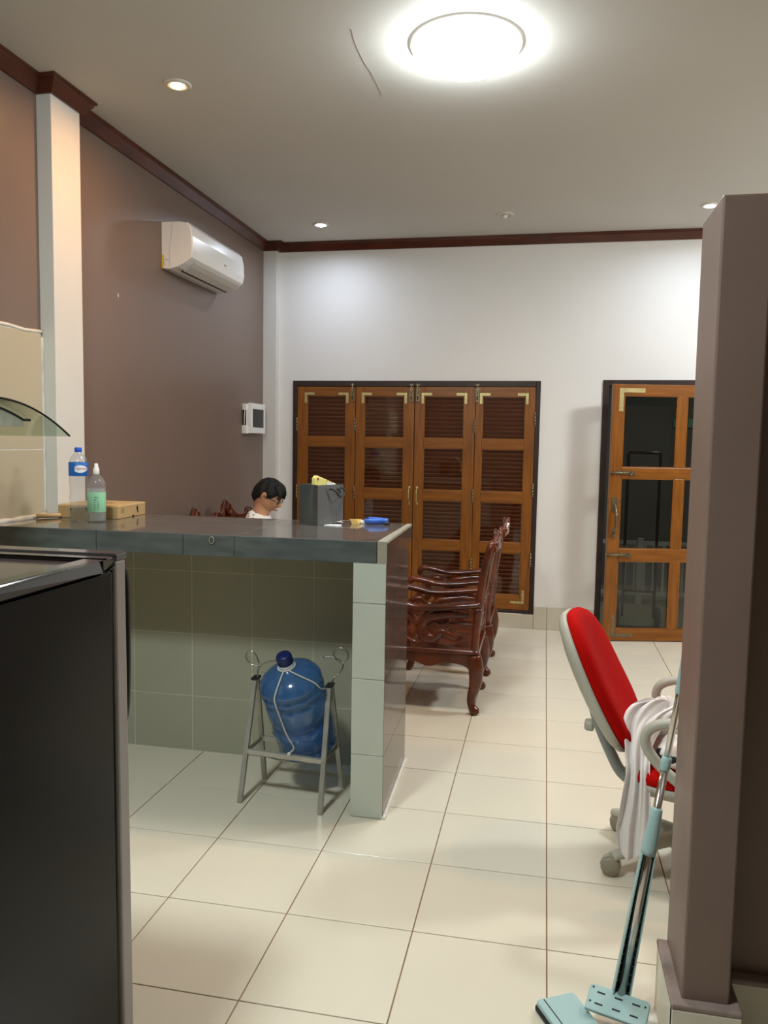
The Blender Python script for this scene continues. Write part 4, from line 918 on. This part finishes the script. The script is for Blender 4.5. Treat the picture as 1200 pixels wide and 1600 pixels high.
# ================================================================= CARVED ROSEWOOD SEATING
def make_seat(name, label, cat, half, humps):
    t = thing(name, label, cat)
    SZ = .358
    obj('seat', MB().prism([(-.262, -half-.018), (.285, -half-.018), (.285, half+.018), (-.262, half+.018)], lambda u, v, s: (u, v, SZ-.026 + .026*s)), m_rose, t, bevel=.008, bseg=3)
    def apron_poly(a, b):
        n = 24; bot = []
        for i in range(n+1):
            k = i/n; e = abs(2*k-1); z = SZ-.085 - .018*math.cos(4*PI*k)*(1-e) - .055*max(0, (e-.72)/.28)**2
            bot.append((a+(b-a)*k, z))
        return [(a, SZ-.026)] + bot + [(b, SZ-.026)]
    for s_ in (-1, 1):
        obj('apron', MB().prism(apron_poly(-.235, .26)[::-1], lambda u, v, s: (u, s_*(half-.012+.022*s), v)), m_rose, t, bevel=.004)
    for x in (-.240, .248):
        obj('apron', MB().prism(apron_poly(-half, half)[::-1], lambda u, v, s: (x+.02*s-.01, u, v)), m_rose, t, bevel=.004)
    for fx, fd in ((-.235, -1), (.255, 1)):
        for s_ in (-1, 1):
            y = s_*(half-.005)
            obj('leg', MB().tube(crom([(fx, y, SZ-.03), (fx+fd*.012, y+s_*.006, .25), (fx+fd*.010, y+s_*.006, .17), (fx-fd*.010, y-s_*.004, .09), (fx-fd*.006, y, .045), (fx+fd*.010, y+s_*.004, .020), (fx+fd*.018, y+s_*.006, .004)], 5), [.040, .042, .034, .024, .022, .028, .020], 12), m_rose, t)
    # back: posts, rails, splats, crest
    for s_ in (-1, 1):
        obj('back_post', MB().tube(crom([(-.235, s_*half, SZ-.02), (-.248, s_*half, .55), (-.275, s_*half, .78), (-.305, s_*half, .915), (-.318, s_*(half-.015), .950)], 5), [.021, .022, .021, .021, .019], 10, flat=((1, 0, 0), 1.0, .85)), m_rose, t)
        obj('post_ring', MB().tube([(-.2497+.024*math.cos(a*PI/6), s_*half+.021*math.sin(a*PI/6), .585) for a in range(12)], .006, 6, closed=True), m_rose, t)
    def backx(z): return -.235 - .02*((z-.36)/.2) if z < .56 else -.255 - .062*((z-.56)/.36)
    obj('lower_rail', MB().tube([(backx(.44), -half, .44), (backx(.44), half, .44)], .016, 10), m_rose, t)
    obj('middle_rail', MB().tube([(backx(.60), -half, .60), (backx(.60), half, .60)], .014, 10), m_rose, t)
    ns = max(1, int(round(half*2/.5)))
    for i in range(ns):
        yc = -half + (i+.5)*2*half/ns; hw = min(.085, half/ns*.42)
        pol = [(-hw*.7, .44), (hw*.7, .44), (hw*.55, .52), (hw, .62), (hw*.75, .72), (hw*1.05, .80), (hw*.7, .93), (-hw*.7, .93), (-hw*1.05, .80), (-hw*.75, .72), (-hw, .62), (-hw*.55, .52)]
        obj('splat', MB().prism(pol, lambda u, v, s: (backx(v)-.008+.016*s, yc+u, v)), m_rose, t, bevel=.004)
        for q in (-1, 1):
            obj('scroll', MB().tube(crom([(backx(.47), yc+q*hw*1.0, .45), (backx(.50), yc+q*hw*1.7, .49), (backx(.55), yc+q*hw*1.9, .55), (backx(.58), yc+q*hw*1.4, .585)]), .010, 8), m_rose, t)
            obj('scroll', MB().tube(crom([(backx(.64), yc+q*hw*1.25, .62), (backx(.70), yc+q*hw*1.9, .70), (backx(.78), yc+q*hw*1.7, .80), (backx(.86), yc+q*hw*2.1, .88)]), [.009, .014, .012, .009], 8), m_rose, t)
    n = 60; tops = []
    for i in range(n+1):
        y = -half + 2*half*i/n; z = .93
        for hy_, ha, hwid in humps: z += ha*math.exp(-((y-hy_)/hwid)**2)
        tops.append((y, z))
    def cx_(z): return backx(min(z, .93)) - .03*max(0, z-.93)/.1
    cr_ = MB(); rings = []
    for y, z in tops:
        x0 = cx_(z); rings.append([(x0-.016, y, .90), (x0+.014, y, .90), (x0+.016, y, z-.012), (x0+.006, y, z), (x0-.008, y, z), (x0-.020, y, z-.012)])
    obj('crest', cr_.loft(rings, smooth=False), m_rose, t)
    obj('crest_bead', MB().tube([(cx_(z), y, z+.004) for y, z in tops], .013, 8), m_rose, t)
    for hy_, ha, hwid in humps:
        zc_ = .93+ha*.55; rr = min(hwid*.55, .045)
        obj('crest_scroll', MB().tube([(cx_(zc_)+.012, hy_+rr*(1-.75*a/20)*math.cos(a*.62-1.2), zc_+rr*(1-.75*a/20)*math.sin(a*.62-1.2)) for a in range(20)], [.011, .008, .010], 8), m_rose, t)
        obj('crest_scroll', MB().tube([(cx_(zc_)-.016, hy_+rr*(1-.75*a/20)*math.cos(a*.62-1.2), zc_+rr*(1-.75*a/20)*math.sin(a*.62-1.2)) for a in range(20)], [.011, .008, .010], 8), m_rose, t)
    # arms and their carved S-scroll supports
    for s_ in (-1, 1):
        y = s_*half
        obj('arm', MB().tube(crom([(-.262, y, .612), (-.15, y, .598), (-.02, y, .582), (.09, y, .580), (.17, y, .596), (.235, y, .604), (.268, y, .585), (.272, y, .555), (.250, y, .545)], 6), [.024, .023, .023, .023, .025, .027, .025, .020, .014], 10, flat=((0, 0, 1), .85, 1.1)), m_rose, t)
        obj('arm_scroll', MB().tube(crom([(-.20, y, .548), (-.104, y, .548), (-.042, y, .540), (.028, y, .522), (.058, y, .474), (.038, y, .420), (-.011, y, .412), (-.049, y, .446), (-.104, y, .428), (-.13, y, .408)], 6), [.012, .021, .024, .026, .029, .031, .028, .024, .022, .012], 10, flat=((0, 1, 0), .75, 1.0)), m_rose, t)
        obj('arm_scroll', MB().tube(crom([(.035, y, .525), (.09, y, .500), (.14, y, .535), (.19, y, .520), (.215, y, .47), (.195, y, .425), (.225, y, .385), (.235, y, .352)], 6), [.012, .018, .018, .020, .022, .022, .022, .024], 10, flat=((0, 1, 0), .75, 1.0)), m_rose, t)
        obj('arm_scroll', MB().tube(crom([(.038, y, .424), (.08, y, .385), (.13, y, .400), (.19, y, .43)], 6), [.016, .014, .012, .008], 8), m_rose, t)
        obj('arm_scroll', MB().tube(crom([(-.02, y, .575), (.02, y, .555), (.05, y, .53)], 4), [.012, .014, .010], 8), m_rose, t)
    return t
ch = [(0, .055, .12), (-.20, .02, .03), (.20, .02, .03)]
chA = make_seat('carved_armchair', 'nearer carved rosewood armchair, closest to the bar end', 'armchair', .238, ch)
chA.location = (-.632, .632, 0); chA.rotation_euler = (0, 0, PI); chA['group'] = 'carved rosewood armchairs'
chB = dup(chA); chB.location = (-.622, 1.40, 0); chB['label'] = 'farther carved rosewood armchair, between the nearer one and the shutters'
sofa = make_seat('carved_sofa', 'carved rosewood sofa along the brown wall under the seated person', 'sofa', .75, [(-.30, .10, .065), (.22, .115, .085), (.0, .03, .12), (-.6, .04, .05), (.6, .04, .05)])
sofa.location = (-1.90, 1.16, 0)

# ================================================================= PERSON SEATED ON THE SOFA
ps = thing('person', 'person in white dashed sleeveless top and glasses sitting with head bowed', 'person', (-1.905, 1.05, 0))
po = Vector((-1.90, 1.05, 0))
def ring(c, hw, hd, tilt=0, n=20, e=2.2):
    c = Vector(c); out = []
    for u, v in superell(n, hd, hw, e): out.append(c + Vector((u*math.cos(tilt), v, -u*math.sin(tilt))))
    return out
body = MB()
torso = [((-.02, 0, .395), .165, .115, 0), ((-.035, 0, .47), .172, .120, .1), ((-.02, 0, .58), .152, .105, .15), ((0, 0, .70), .160, .108, .2), ((.015, 0, .83), .178, .110, .25), ((.025, 0, .915), .175, .095, .3), ((.032, 0, .966), .125, .072, .3), ((.036, 0, .995), .070, .058, .35)]
body.loft([ring(*r) for r in torso])
body.tube(crom([(.034, 0, .93), (.038, 0, .995), (.052, 0, 1.045), (.066, 0, 1.085)]), [.060, .054, .053, .055], 16)     # neck
for s_ in (-1, 1):
    sh = Vector((.020, s_*.165, .925)); el = Vector((.085, s_*.235, .635)); wr = Vector((.29, s_*.13, .585))
    body.tube(crom([sh+Vector((0, -s_*.05, .01)), sh+Vector((0, s_*.015, -.005)), sh.lerp(el, .5)+Vector((-.005, s_*.005, 0)), el, el.lerp(wr, .35), el.lerp(wr, .75), wr], 5), [.050, .054, .043, .037, .038, .029, .024], 14)
    pal = wr + Vector((.085, -s_*.015, -.010)); body.tube([wr, wr.lerp(pal, .5), pal], [.024, .033, .034], 12, flat=((0, 0, 1), .55, 1.15))
    for f in range(4):
        b0 = pal + Vector((-.005, (f-1.5)*.0205, 0)); ln = (.062, .074, .078, .068)[f]*.95
        body.tube(crom([b0, b0+Vector((ln*.45, 0, -.008)), b0+Vector((ln*.8, 0, -.030)), b0+Vector((ln*.86, 0, -.050))], 3), [.0095, .0088, .0080, .0065], 8)
    tb = wr + Vector((.03, -s_*.036, .004)); body.tube(crom([tb, tb+Vector((.03, -s_*.022, .002)), tb+Vector((.058, -s_*.026, -.010))], 3), [.012, .0105, .008], 8)
    hip = Vector((-.01, s_*.095, .455)); kn = Vector((.395, s_*.125, .470)); an = Vector((.375, s_*.125, .085))
    body.tube(crom([hip, hip.lerp(kn, .5), kn+Vector((-.02, 0, .0)), kn+Vector((.015, 0, -.05)), kn.lerp(an, .4)+Vector((-.015, 0, 0)), an.lerp(kn, .1), an], 5), [.088, .076, .060, .055, .055, .036, .034], 16)
    body.tube(crom([an+Vector((-.04, 0, -.03)), an+Vector((.02, 0, -.045)), an+Vector((.10, 0, -.058)), an+Vector((.17, 0, -.066))], 4), [.030, .038, .034, .018], 12, flat=((0, 0, 1), .8, 1.1))
# head: shaped ellipsoid, face towards +x, bowed
HC = Vector((.088, 0, 1.118)); bow = math.radians(26); HS = .93
def head_pt(a, b):      # a: azimuth from the face, b: elevation; unit direction -> displaced point in head space
    d = Vector((math.cos(b)*math.cos(a), math.cos(b)*math.sin(a), math.sin(b)))
    p = Vector((d.x*.094, d.y*.075, d.z*.115))
    low = max(0, -d.z)
    p.y *= 1-.30*low**1.5; p.x -= .012*low*(1 if d.x < 0 else 0)
    if d.x < 0: p.x *= 1.04
    g = lambda a0, b0, sa, sb: math.exp(-((a-a0)/sa)**2-((b-b0)/sb)**2)
    p.x += .026*g(0, -.22, .13, .17) + .012*g(0, .0, .10, .22)                 # nose and bridge
    p.x += .010*g(0, -.62, .26, .10) - .006*g(0, -.80, .3, .08) + .014*g(0, -1.02, .35, .18)   # lips, chin
    p.x += .005*g(0, .20, .5, .10)                                             # brow
    for q in (-1, 1): p.x -= .010*g(q*.36, .02, .17, .13)                      # eye sockets
    if abs(a) > .5: p.y += math.copysign(.006*math.exp(-((b+.55)/.3)**2)*math.exp(-((abs(a)-1.1)/.5)**2), a)
    return p
def H2W(p): 
    p = Vector(p)*HS; return Vector((p.x*math.cos(bow)+p.z*math.sin(bow), p.y, -p.x*math.sin(bow)+p.z*math.cos(bow))) + HC
hm = MB(); NU, NV = 64, 48
hv = [[H2W(head_pt(-PI+2*PI*i/NU, -PI/2+PI*j/NV)) for i in range(NU)] for j in range(NV+1)]
body.loft(hv[1:-1])
for q in (-1, 1):
    body.tube(crom([H2W((-.008, q*.072, -.022)), H2W((-.016, q*.082, .0)), H2W((-.010, q*.084, .022)), H2W((.006, q*.078, .020)), H2W((.004, q*.074, -.006))], 4), [.008, .008, .008, .007, .006], 8)
bmesh_me = body.mesh('body')
body_me = evalmesh(bmesh_me, [('REMESH', dict(mode='VOXEL', voxel_size=.0058, use_smooth_shade=True)), ('SMOOTH', dict(factor=.5, iterations=2))])
body_me.materials.clear(); obj('body', body_me, m_skin, ps)
# clothes
sh_ = MB(); tr = [((-.035, 0, .44), .186, .132, .1), ((-.022, 0, .56), .170, .120, .15), ((0, 0, .70), .172, .119, .2), ((.015, 0, .82), .184, .119, .25), ((.025, 0, .90), .168, .104, .3), ((.031, 0, .956), .135, .086, .3), ((.036, 0, .992), .104, .076, .32), ((.039, 0, 1.010), .080, .068, .34)]
so = obj('sleeveless_top', evalmesh(MB().loft([ring(*r, n=28) for r in tr]).mesh('top'), [('SUBSURF', dict(levels=2, render_levels=2))]), None, ps)
so.data.materials.clear(); so.data.materials.append(m_shirt)
shm = MB(); shm.loft([ring(*r) for r in [((-.02, 0, .388), .176, .128, 0), ((-.037, 0, .45), .186, .134, .1), ((-.03, 0, .52), .178, .126, .12)]])
for s_ in (-1, 1):
    hip = Vector((-.01, s_*.095, .455)); kn = Vector((.395, s_*.125, .470)); shm.tube(crom([hip, hip.lerp(kn, .5), hip.lerp(kn, .88)], 5), [.096, .088, .076], 18)
obj('shorts', shm, m_short, ps)
# hair: cap over the skull, fringe over the forehead
def hair_w(a, b): 
    line = .42 + .10*math.cos(2*a) if abs(a) < .9 else (.42-.17 - .85*min(1, (abs(a)-.9)/.9))
    return b - line
hr = MB(); rings = []
NB = 20; NA = 72
for j in range(NB+1):
    rg = []
    for i in range(NA):
        a = -PI+2*PI*i/NA
        aa = abs(a)
        if aa < .55: line = .50
        elif aa < 1.05: line = .50 - (aa-.55)/.5*.42
        elif aa < 1.35: line = .08 - (aa-1.05)/.3*.10
        elif aa < 1.75: line = -.02 + .18*math.sin((aa-1.35)/.4*PI)
        else: line = -.02 - min(1, (aa-1.75)/.5)*.58
        b = line + (PI/2-.02-line)*j/NB
        p = head_pt(a, b); k = min(1, j/3)
        off = (.004+.009*k+.005*math.sin(9*a+4*b)*k+.003*math.sin(23*a+2*b)*k) + (.006*max(0, math.cos(a))*math.exp(-((b-.6)/.3)**2))
        rg.append(H2W(p + p.normalized()*off))
    rings.append(rg)
hr.loft(rings)
for k in range(17):       # fringe locks falling forward over the brow
    y = -.058+.116*k/16; z0 = .080-.9*y*y*8+.006*math.sin(k*1.7)
    hr.tube(crom([H2W((.035, y*.85, z0+.036)), H2W((.070, y, z0+.022)), H2W((.092, y*1.03, z0-.004)), H2W((.103-.003*(k % 3), y*1.06, z0-.036-.009*math.sin(k*2.1)))], 4), [.010, .011, .008, .002], 7)
obj('hair', hr, m_hair, ps)
gs = MB()
for q in (-1, 1):
    gs.tube([H2W((.098+.002*math.cos(t*PI/8), q*.033+.022*math.cos(t*PI/8), .002+.015*math.sin(t*PI/8))) for t in range(16)], .0022, 6, closed=True)
    gs.tube([H2W((.098, q*.055, .006)), H2W((.06, q*.074, .006)), H2W((.0, q*.082, .004)), H2W((-.015, q*.082, -.006))], .0022, 6)
gs.tube([H2W((.100, -.011, .006)), H2W((.106, 0, .008)), H2W((.100, .011, .006))], .002, 6)
obj('glasses', gs, m_black, ps)
for q in (-1, 1):
    obj('eye', MB().sphere(H2W((.080, q*.030, .000)), .0105, 12, 8), m_eye, ps)
    obj('pupil', MB().sphere(H2W((.0895, q*.030, -.001)), .0045, 8, 6), m_hair, ps)
    obj('eyebrow', MB().tube(crom([H2W((.094, q*.014, .022)), H2W((.093, q*.032, .027)), H2W((.083, q*.050, .022))], 4), [.003, .0034, .002], 6), m_hair, ps)
obj('lips', MB().tube(crom([H2W((.088, -.022, -.064)), H2W((.099, -.008, -.062)), H2W((.100, .008, -.062)), H2W((.088, .022, -.064))], 4), [.002, .0045, .0045, .002], 8), m_lip, ps)
